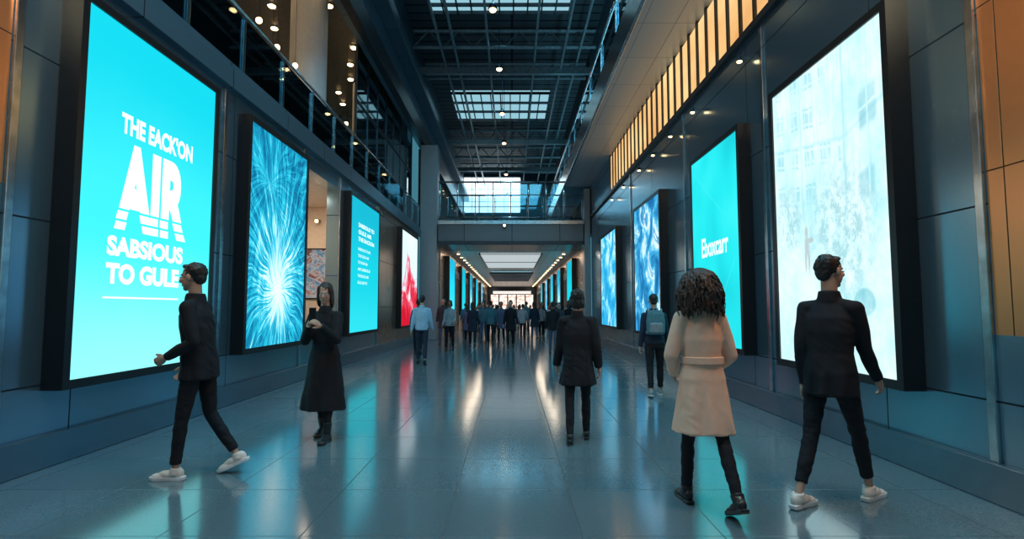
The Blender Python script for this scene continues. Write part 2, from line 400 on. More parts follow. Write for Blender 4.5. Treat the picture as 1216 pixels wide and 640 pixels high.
# ------------------------------------------------------------------ shell
XL, XR = -4.3, 3.65
struct('floor', XL-0.3, XR+0.3, -3, 76, -0.2, 0, M['floor'])
T = 0.3
struct('wall_left_copper', XL-T, XL, -3, 4.55, 2.5, 4.75, M['copper'])
struct('wall_left_near', XL-T, XL, -3, 4.55, 0, 2.5, M['wall'])
struct('wall_left', XL-T, XL, 4.55, 11.15, 0, 4.75, M['wall'])
struct('wall_left_beneath_opening', XL-T, XL, 11.15, 13.45, 0, 0.8, M['wall'])
struct('wall_left_above_opening', XL-T, XL, 11.15, 13.45, 4.4, 4.75, M['wall'])
struct('wall_left_middle', XL-T, XL, 13.45, 17.4, 0, 4.75, M['wall'])
struct('wall_left_bronze', XL-T, XL, 17.4, 25.0, 0, 4.75, M['bronze'])
struct('wall_recess_back', XL-2.3, XL-2.2, 11.15, 16.0, 0, 4.5, M['warmwall'])
struct('wall_recess_near', XL-2.2, XL-T, 11.05, 11.15, 0, 4.5, M['warmwall'])
struct('wall_recess_far', XL-2.2, XL-T, 15.9, 16.0, 0, 4.5, M['warmwall'])
struct('floor_recess', XL-2.2, XL-T, 11.15, 15.9, 0.6, 0.8, M['concrete'])
struct('ceiling_recess', XL-2.2, XL-T, 11.15, 15.9, 4.4, 4.5, M['warmwall'])
struct('wall_right_copper', XR, XR+T, -3, 4.15, 1.25, 7.1, M['copper'])
struct('wall_right_near', XR, XR+T, -3, 4.15, 0, 1.25, M['wall'])
struct('wall_right', XR, XR+T, 4.15, 25.0, 0, 5.7, M['wall'])
struct('baseboard_left', XL, XL+0.07, -3, 25, 0, 0.30, M['plinth'], 0.01)
struct('baseboard_right', XR-0.07, XR, -3, 25, 0, 0.30, M['plinth'], 0.01)
struct('trim_1', XL-0.05, XL+0.12, -3, 25, 4.75, 5.05, M['upper'], 0.01)
struct('trim_2', XR-0.08, XR, 4.15, 25, 5.6, 5.72, M['mull'], 0.01)
ti = 3
for y in (4.6, 8.0, 11.1, 13.5, 17.4):
    struct('trim_%d'%ti, XL, XL+0.03, y-0.04, y+0.04, 0.30, 4.75, M['chrome'], 0.006); ti += 1
for y in (4.2, 7.75, 11.4, 16.6):
    struct('trim_%d'%ti, XR-0.03, XR, y-0.04, y+0.04, 0.30, 5.6, M['chrome'], 0.006); ti += 1

struct('floor_mezzanine', -12, XL-0.05, -3, 25, 4.75, 5.0, M['concrete'])
struct('ceiling_mezzanine', -12, XL-0.2, -3, 25, 10.4, 10.6, M['darkceil'])
struct('wall_mezzanine_back', -12.2, -12, -3, 25, 5, 10.4, M['wall'])
struct('wall_mezzanine_end', -12, XL-0.9, 24.9, 25.1, 5, 10.4, M['wall'])
struct('wall_left_upper', XL-0.2, XL, -3, 48, 9.2, 13.5, M['upper'])
struct('trim_%d'%ti, XL, XL+0.25, -3, 48, 9.1, 9.75, M['mull'], 0.02); ti += 1
struct('trim_%d'%ti, XL, XL+0.5, -3, 48, 10.9, 11.3, M['upper'], 0.02); ti += 1
struct('wall_left_far_upper', XL-0.2, XL, 25.9, 48, 4.9, 9.1, M['farupper'])
struct('wall_right_far_upper', XR, XR+0.2, 25.0, 48, 4.9, 13.5, M['farupper'])
struct('wall_right_upper', XR+0.12, XR+0.3, 4.15, 25, 5.7, 7.1, M['mull'])
struct('wall_right_top', XR, XR+0.2, -3, 25, 7.5, 13.5, M['upper'])
struct('ceiling_balcony_soffit', 2.45, XR+0.3, -3, 48, 7.1, 7.5, M['soffit'])
struct('trim_%d'%ti, 2.37, 2.45, -3, 48, 7.05, 7.75, M['chrome'], 0.015); ti += 1
struct('ceiling_roof', XL, XR, -3, 48, 13.5, 13.7, M['roof'])
struct('wall_atrium_end_lower', XL, XR, 48, 48.3, 4.9, 9.9, M['wallx'])
struct('wall_atrium_end_side', 0.75, XR, 48, 48.3, 9.9, 13.5, M['wallx'])
struct('wall_atrium_end_top', XL, 0.75, 48, 48.3, 13.1, 13.5, M['wallx'])
obj('window_1', G().box(XL, 0.75, 48.2, 48.3, 9.9, 13.1), M['winwhite'], kind='structure')
g = G()
for i in range(8):
    x = XL+0.02+i*(5.0/7); g.box(x-0.015, x+0.015, 48.05, 48.2, 9.9, 13.1)
for z in (9.9, 10.9, 12.0, 13.05): g.box(XL, 0.75, 48.08, 48.2, z-0.015, z+0.015)
obj('window_2', g, M['steel'], kind='structure')

struct('wall_corridor_left', -3.7, -3.4, 25.9, 76, 0, 4.4, M['bronze'])
struct('wall_corridor_right', 3.4, 3.65, 25.9, 76, 0, 4.4, M['bronze'])
struct('ceiling_corridor', XL, XR, 28.2, 76, 4.4, 4.9, M['soffit'])
struct('wall_corridor_end', -3.4, 3.4, 75.5, 76, 0, 4.4, M['wallx'])

# ------------------------------------------------------------------ bridge
br = thing('pedestrian_bridge', (0, 25.0, 4.4), 'pedestrian bridge with steel fascia and glass railing spanning the hall', 'bridge')
obj('deck', G().box(-3.42, 3.3, 0.02, 3.2, 0, 1.0), M['bridgef'], br, bevel=0.02)
obj('lower_trim', G().box(-3.42, 3.3, -0.1, 0.02, -0.05, 0.12), M['mull'], br, bevel=0.01)
obj('upper_trim', G().box(-3.42, 3.3, -0.1, 0.02, 0.9, 1.08), M['chrome'], br, bevel=0.01)
for yy in (0.1, 3.1):
    g = G()
    g.frus((-3.4,yy,2.9),(3.28,yy,2.9),0.05,0.05); g.frus((-3.4,yy,2.3),(3.28,yy,2.3),0.02,0.02); g.frus((-3.4,yy,1.25),(3.28,yy,1.25),0.03,0.03)
    obj('handrail', g, M['chrome'], br, smooth=True)
    for i in range(9):
        x = -3.36+i*(6.6/8)
        obj('post', G().frus((x,yy,1.0),(x,yy,2.92),0.03,0.025,10), M['chrome'], br, smooth=True)
    for i in range(8):
        x = -3.36+i*(6.6/8)
        obj('glass_pane', G().box(x+0.05, x+0.775, yy-0.01, yy+0.01, 1.3, 2.8), M['glass'], br)
def column(name, x0,x1,y0,y1,z1,label):
    t = thing(name, ((x0+x1)/2,(y0+y1)/2,0), label, 'column')
    hx, hy = (x1-x0)/2, (y1-y0)/2
    obj('shaft', G().box(-hx,hx,-hy,hy,0.0,z1), M['colsq'], t, bevel=0.03)
    return t
column('column', -4.25,-3.46,25.05,25.88,9.05,'pale square column carrying the end of the pedestrian bridge')
column('column', 3.34,3.62,25.05,25.6,7.0,'slim pale square column at the end of the pedestrian bridge')
rc = thing('round_column', (-5.75,15.0,5.0), 'tall round white column standing behind the glass balustrade', 'column', group='round columns on the upper level')
obj('shaft', G().frus((0,0,0),(0,0,5.4),0.5,0.5,40), M['column'], rc, smooth=False)
obj('collar', G().frus((0,0,0),(0,0,0.15),0.58,0.55,40), M['mull'], rc)
for p in ((-8.6,10.5,5.0), (-5.9,21.5,5.0)): clone(rc, p)

# ------------------------------------------------------------------ balustrade left
bl = thing('glass_balustrade', (XL+0.03, 4.0, 5.05), 'long frameless glass balustrade with steel handrail along the upper level', 'balustrade')
L = 20.9
g = G().frus((0,0,1.08),(0,L,1.08),0.028,0.028); obj('handrail', g, M['chrome'], bl, smooth=True)
obj('base_channel', G().box(-0.05,0.05,0,L,-0.0,0.1), M['upper'], bl)
for i in range(15):
    y = i*L/14; obj('post', G().box(-0.010,0.010,max(0,y-0.012),min(L,y+0.012),0.1,1.07), M['chrome'], bl)
for i in range(14):
    y = i*L/14; obj('glass_pane', G().box(-0.008,0.008,y+0.03,y+L/14-0.03,0.12,1.0), M['glass'], bl)
cw = thing('glass_curtain_wall', (XL-0.35, 15.9, 5.0), 'dark framed glass curtain wall enclosing the upper level rooms', 'glass wall')
nb = 7; CL = 8.95
for i in range(nb+1):
    y = i*CL/nb; obj('mullion', G().box(-0.035,0.035,y-0.02,y+0.02,0,5.4), M['mull'], cw)
for i in range(nb):
    for j in range(2):
        y = i*CL/nb; obj('glass_pane', G().box(-0.01,0.01,y+0.02,y+CL/nb-0.02,0.04+j*2.68,2.64+j*2.7), M['glassd'], cw)
g = G()
for z in (0.02, 2.68, 5.36): g.box(-0.035,0.035,0,CL,z-0.02,z+0.02)
obj('transom', g, M['mull'], cw)
rb = thing('glass_balustrade', (2.5, 4.0, 7.5), 'blue glass balustrade on the edge of the high balcony', 'balustrade')
L2 = 43.5
obj('handrail', G().frus((0,0,1.35),(0,L2,1.35),0.04,0.04), M['chrome'], rb, smooth=True)
for i in range(21):
    y = i*L2/20; obj('post', G().box(-0.02,0.02,max(0,y-0.03),min(L2,y+0.03),0.0,1.34), M['chrome'], rb)
for i in range(20):
    y = i*L2/20; obj('glass_pane', G().box(-0.008,0.008,y+0.05,y+L2/20-0.05,0.05,1.25), M['glass'], rb)

# ------------------------------------------------------------------ warm clerestory windows right
wi = 3
for i in range(30):
    y = 4.9+i*0.5
    g = G().box(XR-0.005, XR+0.10, y+0.05, y+0.45, 5.8, 7.02)
    o = obj('window_%d'%wi, g, M['winwarm'], kind='structure'); wi += 1
for i in range(31):
    y = 4.9+i*0.5
    struct('trim_%d'%ti, XR-0.04, XR+0.12, y-0.03, y+0.03, 5.74, 7.08, M['mull']); ti += 1
struct('wall_right_far_clerestory', XR, XR+0.12, 19.95, 25, 5.74, 7.08, M['wall'])
struct('wall_right_near_clerestory', XR, XR+0.12, 4.15, 4.85, 5.74, 7.08, M['wall'])

# ------------------------------------------------------------------ roof trusses, pipes, skylights
def beam(g, a, b, w=0.06):
    g.frus(a, b, w, w, 4); return g
g = G(); x0, x1 = XL+0.05, XR-0.05
beam(g,(x0,0,-0.12),(x1,0,-0.12),0.08); beam(g,(x0,0,-0.85),(x1,0,-0.85),0.09)
nseg = 6; dx = (x1-x0)/nseg
for i in range(nseg):
    a = x0+i*dx
    beam(g,(a,0,-0.85),(a+dx/2,0,-0.12),0.028); beam(g,(a+dx/2,0,-0.12),(a+dx,0,-0.85),0.028)
tr = obj('roof_truss', g, M['steel'], loc=(0,14,13.5), label='painted steel lattice truss spanning under the roof', cat='roof truss', group='roof trusses')
for y in (18,22.8,26,36,40,44.5): clone(tr, (0,y,13.5))
for x in (-3.0,-1.0,1.0,2.9):
    obj('roof_purlin', G().box(x-0.04,x+0.04,4,47.9,12.42,12.56), M['steel'], label='long steel purlin running under the roof trusses', cat='roof beam', group='roof purlins')
for x in (-2.4, 2.2):
    obj('ceiling_pipe', G().frus((x,4,12.3),(x,47.9,12.3),0.06,0.06,12), M['steel'], smooth=True, label='slim service pipe running along the roof', cat='pipe', group='service pipes')
for y in (16.0,24.3,35.0,42.0):
    obj('roof_girder', G().box(XL+0.02,XR-0.02,y-0.10,y+0.10,12.1,12.40), M['steel'], label='wide dark steel girder crossing below the roof', cat='roof beam', group='roof girders')
def skylight(xa,xb,ya,yb):
    global wi
    obj('window_%d'%wi, G().box(xa,xb,ya,yb,13.42,13.5), M['skyl'], kind='structure'); wi += 1
    g = G(); n = int((xb-xa)/0.55)
    for i in range(n+1):
        x = xa+i*(xb-xa)/n; g.box(x-0.03,x+0.03,ya,yb,13.3,13.42)
    for j in range(4):
        y = ya+j*(yb-ya)/3; g.box(xa,xb,y-0.03,y+0.03,13.28,13.42)
    obj('window_%d'%wi, g, M['mull'], kind='structure'); wi += 1
skylight(-3.4,2.1,29.6,33.9)
skylight(-3.3,2.3,19.6,21.3)

# ------------------------------------------------------------------ lamps
pl = thing('pendant_lamp', (-0.55,15.1,10.0), 'small warm pendant lamp hanging on a thin rod from the roof', 'lamp', group='pendant lamps under the roof')
obj('rod', G().frus((0,0,0.16),(0,0,3.4),0.012,0.012,8), M['mull'], pl)
obj('lamp_shade', G().loft([[(r*math.cos(t*math.pi/10),r*math.sin(t*math.pi/10),z) for t in range(20)] for r,z in ((0.13,-0.02),(0.12,0.08),(0.05,0.17),(0.02,0.2))]), M['mull'], pl, smooth=True)
obj('bulb', G().ell((0,0,-0.03),(0.10,0.10,0.07)), M['lampw'], pl, smooth=True)
for y in (19.0,23.5,27.8,34.4,41): clone(pl, (-0.55+0.005*y,y,10.0))
dl = thing('ceiling_downlight', (-5.2,6.5,10.4), 'small round warm ceiling downlight', 'lamp', group='downlights over the upper level')
obj('trim_ring', G().frus((0,0,-0.04),(0,0,0),0.13,0.15,20), M['chrome'], dl)
obj('lens', G().frus((0,0,-0.07),(0,0,-0.04),0.09,0.11,16), M['lampw'], dl)
for y in (6.5,7.8,9.1,10.4,11.7,13.0,14.3,15.6,16.9,18.2,19.5,20.8,22.1,23.4):
    for x in (-5.2,-6.2,-7.4,-8.8,-10.4):
        if (x,y) != (-5.2,6.5): clone(dl, (x+0.3*math.sin(y*3+x), y, 10.4))
hg = thing('hanging_globe_lamp', (-5.3,9.4,7.6), 'small warm globe lamp hanging on a cable above the upper level', 'lamp', group='globe lamps over the upper level')
obj('cable', G().frus((0,0,0.06),(0,0,2.8),0.006,0.006,6), M['mull'], hg)
obj('globe', G().ell((0,0,0),(0.065,0.065,0.065)), M['lampw'], hg, smooth=True)
rnd = random.Random(5)
globes = [(-5.3,9.4)]
for i in range(90):
    y = rnd.uniform(8,24.2); x = rnd.uniform(-10.5,-5.1)
    if abs(x+5.8) < .75 and (abs(y-15)<.8 or abs(y-21.5)<.8): continue
    if min(math.hypot(x-a, y-b) for a,b in globes) < .8: continue
    globes.append((x,y)); clone(hg, (x, y, 7.6))
d2 = thing('ceiling_downlight', (-2.9,29.5,4.4), 'small round warm downlight in the low corridor ceiling', 'lamp', group='downlights in the low corridor')
obj('trim_ring', G().frus((0,0,-0.03),(0,0,0),0.10,0.11,16), M['chrome'], d2)
obj('lens', G().frus((0,0,-0.05),(0,0,-0.03),0.07,0.08,12), M['lampw'], d2)
for i in range(24):
    for x in (-2.9, 2.8):
        y = 29.5+i*1.9
        if (x, y) != (-2.9, 29.5): clone(d2, (x,y,4.4))
ws = thing('wall_warm_spot', (XR,6.2,5.3), 'small glowing spotlight shape standing in for a warm reflection in the metal wall', 'lamp', group='glowing stand-ins for wall reflections')  # glowing heads added in place of warm reflections in the metal wall
obj('arm', G().frus((0,0,0),(-0.14,0,0.02),0.012,0.012,8), M['chrome'], ws)
obj('head', G().frus((-0.14,0,0.04),(-0.14,0,-0.05),0.03,0.045,14), M['mull'], ws, smooth=False)
obj('lens', G().ell((-0.14,0,-0.055),(0.038,0.038,0.02)), M['lampw'], ws, smooth=True)
for y in (8.2,10.4,11.9,13.4,14.9,17.0,19.0): clone(ws, (XR,y,5.3))
bs = thing('bridge_spotlight', (-0.35,24.88,5.25), 'warm round spotlight fixed to the bridge edge', 'lamp')
obj('head', G().frus((0,0.03,0.0),(0,-0.12,-0.03),0.07,0.09,16), M['mull'], bs)
obj('lens', G().ell((0,-0.12,-0.03),(0.055,0.03,0.055)), M['lampw'], bs, smooth=True)
cp = thing('ceiling_light_panel', (0,34.0,4.4), 'large pale luminous panel set in the low ceiling', 'ceiling light')
obj('diffuser', G().box(-1.7,1.55,-4.8,5.5,-0.05,0), M['ceilpanel'], cp)
g = G()
for i in range(3): g.box(-1.75,1.6,-4.85+i*5.15,-4.77+i*5.15,-0.08,-0.05)
for x in (-1.77,1.55): g.box(x,x+0.07,-4.85,5.55,-0.10,0)
obj('frame', g, M['mull'], cp)
cp2 = thing('ceiling_light_panel', (0,50,4.4), 'dark framed luminous ceiling grille over the corridor', 'ceiling light')
obj('diffuser', G().box(-1.7,1.6,-6,6,-0.05,0), M['skyl'], cp2)
g = G()
for i in range(9): g.box(-1.8,1.7,-6.1+i*1.5,-5.8+i*1.5,-0.2,-0.05)
obj('frame', g, M['mull'], cp2)

# ------------------------------------------------------------------ display screens
SM = {
 'air': scr_gradient('display_cyan_gradient', (0.008,0.64,0.79), (0.05,0.83,0.91), (0.30,0.96,0.97), 1.18),
 'burst': scr_burst('display_light_burst', 1.2),
 'cyan2': scr_gradient('display_cyan_soft', (0.01,0.47,0.63), (0.01,0.62,0.75), (0.03,0.72,0.82), 1.15),
 'red': scr_noise('display_red_white', [(.46,(0.60,0.01,0.03)),(.58,(0.78,0.05,0.10)),(.63,(0.85,0.45,0.55)),(.69,(0.7,0.95,1)),(.95,(0.85,1,1))], 1.15, 2.4, 4, .6, vgrad=.32),
 'city': scr_city('display_city_photo', 1.15),
 'ebox': scr_noise('display_teal_facets', [(.3,(0.01,0.54,0.63)),(.5,(0.02,0.76,0.81)),(.7,(0.05,0.86,0.88))], 1.15, 1.2, 2, 0.2),
 'blue': scr_noise('display_blue_swirl', [(.30,(0.01,0.10,0.30)),(.42,(0.02,0.22,0.50)),(.50,(0.06,0.45,0.78)),(.545,(0.30,0.75,0.95)),(.575,(0.88,0.98,1)),(.61,(0.08,0.42,0.72)),(.72,(0.02,0.20,0.46))], 1.1, 3.4, 9, .7),
 'mix': scr_noise('display_deep_blue_mix', [(.26,(0.45,0.05,0.12)),(.31,(0.02,0.22,0.55)),(.46,(0.03,0.48,0.85)),(.54,(0.25,0.80,0.98)),(.585,(0.75,0.96,1)),(.62,(0.05,0.48,0.82)),(.74,(0.02,0.3,0.65))], 1.1, 3.0, 7, .7),
 'cyan3': scr_gradient('display_cyan_far', (0.01,0.50,0.75), (0.02,0.7,0.9), (0.1,0.85,0.95), 1.15),
 'white': emis('white_lettering', (0.80,1.0,1.0), 1.3),
}
def screen(side, xw, y0, y1, z0, z1, mat, label, dep=0.2, bez=0.085):
    W, H = (y1-y0), (z1-z0)
    t = thing('display_screen', (xw, (y0+y1)/2, z0), label, 'advertising screen', group='lit advertising screens on the walls')
    s = -side
    def bx(ya,yb,za,zb,da,db):
        xa, xb = sorted((s*da, s*db)); return (xa,xb,ya,yb,za,zb)
    g = G(); hw = W/2
    g.box(*bx(-hw,hw,0,H,0,dep-0.05))
    g.box(*bx(-hw,-hw+bez,0,H,dep-0.05,dep)); g.box(*bx(hw-bez,hw,0,H,dep-0.05,dep))
    g.box(*bx(-hw+bez,hw-bez,0,bez,dep-0.05,dep)); g.box(*bx(-hw+bez,hw-bez,H-bez,H,dep-0.05,dep))
    obj('frame', g, M['dark'], t)
    xa = s*(dep-0.02)
    a, b = -hw+bez, hw-bez
    ya, yb = (a, b) if side < 0 else (b, a)
    vs = [(xa,ya,bez),(xa,yb,bez),(xa,yb,H-bez),(xa,ya,H-bez)]
    g = G(); g.add(vs, [(0,1,2,3)])
    me = mesh_of('panel', g, mat)
    uvl = me.uv_layers.new(name='uv')
    for i, uv in enumerate(((0,0),(1,0),(1,1),(0,1))): uvl.data[i].uv = uv
    obj('panel', me, mat, t)
    return t

def lettering(t, side, dep, txt, ya, yb, za, zb, mat, bold=0.0, name='lettering', off=0.012, cut=None):
    cu = bpy.data.curves.new('txt', 'FONT'); cu.body = txt; cu.size = 1; cu.offset = bold; cu.resolution_u = 6
    to = bpy.data.objects.new('tmp_txt', cu); COL.objects.link(to)
    bpy.context.view_layer.update()
    dg = bpy.context.evaluated_depsgraph_get()
    me = bpy.data.meshes.new_from_object(to.evaluated_get(dg))
    bpy.data.objects.remove(to)
    xs = [v.co.x for v in me.vertices]; ys = [v.co.y for v in me.vertices]
    x0, x1, y0, y1 = min(xs), max(xs), min(ys), max(ys)
    if cut:
        bm = bmesh.new(); bm.from_mesh(me)
        for f, sgn in ((cut[0],-1),(cut[1],1)):
            if f <= 0 or f >= 1: continue
            bmesh.ops.bisect_plane(bm, geom=bm.verts[:]+bm.edges[:]+bm.faces[:], plane_co=(0,y0+(y1-y0)*f,0), plane_no=(0,sgn,0), clear_outer=True)
        bm.to_mesh(me); bm.free()
        y0, y1 = y0+(y1-y0)*cut[0], y0+(y1-y0)*cut[1]
    s = -side; loc = t.location
    for v in me.vertices:
        u = (v.co.x-x0)/(x1-x0); w = (v.co.y-y0)/(y1-y0)
        v.co = Vector((s*(dep-0.02+off), ya+(yb-ya)*u-loc.y, za+(zb-za)*w-loc.z))
    me.materials.clear(); me.materials.append(mat); me.name = name
    return obj(name, me, mat, t)

def quad(t, side, dep, ya, yb, za, zb, mat, name, off=0.008):
    s = -side; l = t.location; x = s*(dep-0.02+off)
    g = G(); g.add([(x,ya-l.y,za-l.z),(x,yb-l.y,za-l.z),(x,yb-l.y,zb-l.z),(x,ya-l.y,zb-l.z)], [(0,1,2,3)])
    return obj(name, g, mat, t)

t1 = screen(-1, XL, 5.05, 7.5, 0.70, 4.52, SM['air'], 'tall cyan advertising screen with large white AIR lettering')
lettering(t1,-1,.2,"THE EACK'ON",5.64,6.92,3.30,3.53,SM['white'],0.045)
lettering(t1,-1,.2,'AIR',5.60,6.84,2.50,3.22,SM['white'],0.055,cut=(0.24,1.0))
lettering(t1,-1,.2,'AIR',5.59,6.83,2.385,2.475,SM['white'],0.055,cut=(0.12,0.23))
lettering(t1,-1,.2,'AIR',5.60,6.84,2.275,2.36,SM['white'],0.055,cut=(0.0,0.11))
lettering(t1,-1,.2,'SABSIOUS',5.52,6.80,1.99,2.20,SM['white'],0.05)
lettering(t1,-1,.2,'TO GULE',5.52,6.74,1.70,1.92,SM['white'],0.055)
quad(t1,-1,.2,5.5,6.75,1.55,1.57,SM['white'],'underline')
t2 = screen(-1, XL, 8.4, 10.9, 0.74, 4.5, SM['burst'], 'tall blue advertising screen showing a radiating light burst')
t3 = screen(-1, XL, 13.8, 16.9, 0.74, 4.45, SM['cyan2'], 'tall teal advertising screen with small white lines of text')
for i,(tx,ye) in enumerate((('SABSIOUS TO',16.2),('GULE AIR',15.9),('THE EACKON',16.2))):
    z = 3.75-i*0.19; lettering(t3,-1,.2,tx,14.55,ye,z-0.115,z,SM['white'],0.03,name='heading_line')
for i,tx in enumerate(('SABSIOUS TO AIR','THE GULE AIR','TO THE AIR SAB','AIR SABSIOUS','THE EACK AIR','GULE AIR TO')):
    z = 3.08-i*0.18; lettering(t3,-1,.2,tx,14.55,15.8-(i%3)*0.15,z-0.075,z,SM['white'],0.01,name='text_line')
t4 = screen(-1, XL, 20.3, 23.8, 0.7, 4.5, SM['red'], 'tall white advertising screen with red shapes')
r1 = screen(1, XR, 4.88, 7.2, 0.72, 4.32, SM['city'], 'tall pale cyan advertising screen showing buildings and foliage')
r2 = screen(1, XR, 8.2, 10.5, 0.75, 4.28, SM['ebox'], 'tall turquoise advertising screen with white lettering')
lettering(r2,1,.2,'Eboxcarr',9.92,8.70,2.35,2.70,SM['white'],0.022)
for a,b,c,d in ((10.3,8.9,4.0,3.0),(9.6,8.5,1.0,2.2)):
    g = G(); X = -(0.186); l = r2.location
    g.add([(X,a-l.y,c-l.z),(X,a-0.012-l.y,c-l.z),(X,b-0.012-l.y,d-l.z),(X,b-l.y,d-l.z)],[(0,1,2,3)]); obj('facet_line', g, SM['cyan3'], r2)
screen(1, XR, 12.7, 15.5, 0.75, 4.25, SM['blue'], 'tall blue advertising screen with white swirls')
screen(1, XR, 18.1, 21.3, 0.75, 4.2, SM['mix'], 'tall advertising screen with blue, cyan and white shapes')
fm = [SM['cyan3'], SM['cyan2'], SM['burst'], SM['cyan3'], SM['mix']]
for i,y in enumerate((27.6,34.5,41,48,56)):
    screen(-1, -3.4, y, y+2.8, 1.0, 4.1, fm[i], 'narrow lit advertising screen on the bronze corridor wall', dep=0.25)
    screen(1, 3.4, y+1.2, y+4.0, 1.0, 4.1, fm[(i+1)%5], 'narrow lit advertising screen on the bronze corridor wall', dep=0.25)

def shop(side, x, y0, y1):
    t = thing('shopfront', (x, y0, 0), 'warmly lit shop window with dark metal frame', 'shopfront', group='corridor shopfronts')
    s = -side; Ls = y1-y0
    a, b = sorted((0, s*0.06)); obj('window_glow', G().box(a,b,0.1,Ls-0.1,0.4,3.2), M['shopglow'], t)
    a, b = sorted((0, s*0.14)); g = G()
    g.box(a,b,0,Ls,3.2,3.6); g.box(a,b,0,Ls,0,0.4)
    n = 3
    for i in range(n+1):
        yy = i*Ls/n; g.box(a,b,max(0,yy-0.06),min(Ls,yy+0.06),0.4,3.2)
    obj('frame', g, M['mull'], t)
for y in (31.2,38.2,44.8,51.8,60,66):
    shop(-1,-3.4,y-0.2,y+2.6 if y<60 else y+4.5)
for y in (32.2,39.2,45.8,53,61.5,67):
    shop(1,3.4,y+0.2,y+2.4 if y<60 else y+4.2)
es = thing('far_shop', (0,75.45,0), 'brightly lit shop entrance closing the corridor', 'shopfront')
obj('window_glow', G().box(-2.9,2.9,-0.12,0,0.1,3.3), M['endglow'], es)
g = G(); g.box(-3.2,3.2,-0.3,0,3.3,3.9)
for x in (-3.0,-1.8,-0.6,0.6,1.8,3.0): g.box(x-0.08,x+0.08,-0.25,0,0,3.3)
obj('frame', g, M['mull'], es)
obj('sign_band', G().box(-2.6,2.6,-0.36,-0.3,3.4,3.8), emis('sign_band_glow',(1,.92,.86),1.0), es)

def poster(loc, w, h, mat, label):
    t = thing('framed_poster', loc, label, 'poster')
    obj('frame', G().box(-w/2-0.04,w/2+0.04,-0.04,0,-0.04,h+0.04), M['dark'], t)
    g = G(); g.add([(-w/2,-0.045,0),(w/2,-0.045,0),(w/2,-0.045,h),(-w/2,-0.045,h)],[(0,1,2,3)])
    me = mesh_of('picture', g, mat); uvl = me.uv_layers.new(name='uv')
    for i, uv in enumerate(((0,0),(1,0),(1,1),(0,1))): uvl.data[i].uv = uv
    obj('picture', me, mat, t)
pm = scr_noise('poster_multicolour', [(.3,(0.06,0.03,0.03)),(.42,(0.40,0.18,0.14)),(.5,(0.50,0.50,0.48)),(.58,(0.08,0.2,0.3)),(.7,(0.5,0.5,0.5))], 0.75, 8, 8, 1.0)
poster((-5.45,15.9,1.75),1.55,1.40,pm,'large framed multicoloured patterned poster on the pale recess wall')
rl = thing('wall_warm_spot', (-5.65,15.9,4.0), 'warm spotlight inside the recess', 'lamp')
obj('head', G().frus((0,0,0),(0,-0.2,-0.03),0.04,0.07,14), M['mull'], rl)
obj('lens', G().ell((0,-0.21,-0.035),(0.05,0.03,0.05)), M['lampw'], rl, smooth=True)

# ------------------------------------------------------------------ people
def remesh(g, voxel, smooth=2, disp=0.0, dscale=6, seed=0, stretch=(1,1,0.45), pleat=None, fine=0):
    me = bpy.data.meshes.new('tmp'); me.from_pydata(g.v, [], g.f); me.update()
    o = bpy.data.objects.new('tmp', me); COL.objects.link(o)
    r = o.modifiers.new('r','REMESH'); r.mode = 'VOXEL'; r.voxel_size = voxel; r.adaptivity = 0
    if smooth:
        s = o.modifiers.new('s','SMOOTH'); s.factor = 0.5; s.iterations = smooth
    bpy.context.view_layer.update()
    dg = bpy.context.evaluated_depsgraph_get()
    m2 = bpy.data.meshes.new_from_object(o.evaluated_get(dg))
    bpy.data.objects.remove(o); bpy.data.meshes.remove(me)
    if disp:
        nn = [v.normal.copy() for v in m2.vertices]
        for v, n in zip(m2.vertices, nn):
            p = Vector((v.co.x*stretch[0], v.co.y*stretch[1], v.co.z*stretch[2]))*dscale + Vector((seed*7.3, seed*3.1, 0))
            d = disp*(noise.noise(p) + 0.5*noise.noise(p*2.3))
            if fine:
                q = Vector((v.co.x*7, v.co.y*7, v.co.z*15+v.co.x*10)) + Vector((seed, 0, seed*2.0))
                t = noise.noise(q); d += fine*(1-abs(t)*2.4) * max(0, .3+1.4*noise.noise(p*0.7))
            if pleat and abs(n.z) < .7:
                pz, hem, amp = pleat
                if v.co.z < pz+.05 and math.hypot(v.co.x, v.co.y) < .34:
                    a = math.atan2(v.co.y, v.co.x); k = min(1, (pz+.05-v.co.z)/max(.1,(pz+.05-hem)))
                    d += amp*k*math.sin(a*7 + 2.5*noise.noise(Vector((a*1.5, v.co.z*2, seed))))
            v.co += n*d
    m2.polygons.foreach_set('use_smooth', [True]*len(m2.polygons))
    m2.update()
    return m2

def ring(cx, cy, z, rx, ry, tw=0, n=28, e=2.3):
    r = []
    for i in range(n):
        t = 2*math.pi*i/n; c, s = math.cos(t), math.sin(t)
        x = rx*math.copysign(abs(c)**(2/e), c); y = ry*math.copysign(abs(s)**(2/e), s)
        r.append((cx + x*math.cos(tw)-y*math.sin(tw), cy + x*math.sin(tw)+y*math.cos(tw), z))
    return r

def footmat(ank, pitch, yaw):
    return Matrix.Translation(ank) @ Matrix.Rotation(yaw, 4, 'Z') @ Matrix.Rotation(-pitch, 4, 'X')
SOLE = [(-.078,.018),(-.07,.028),(-.04,.034),(0,.034),(.04,.034),(.08,.040),(.12,.046),(.15,.044),(.175,.034),(.19,.018)]
def sole_outline():
    return [(w, y) for y, w in SOLE] + [(-w, y) for y, w in reversed(SOLE)]
def foot_min(ank, pitch):
    Mx = footmat(Vector(ank), pitch, 0)
    return min((Mx @ Vector((x,y,-.085))).z for x,y in sole_outline())

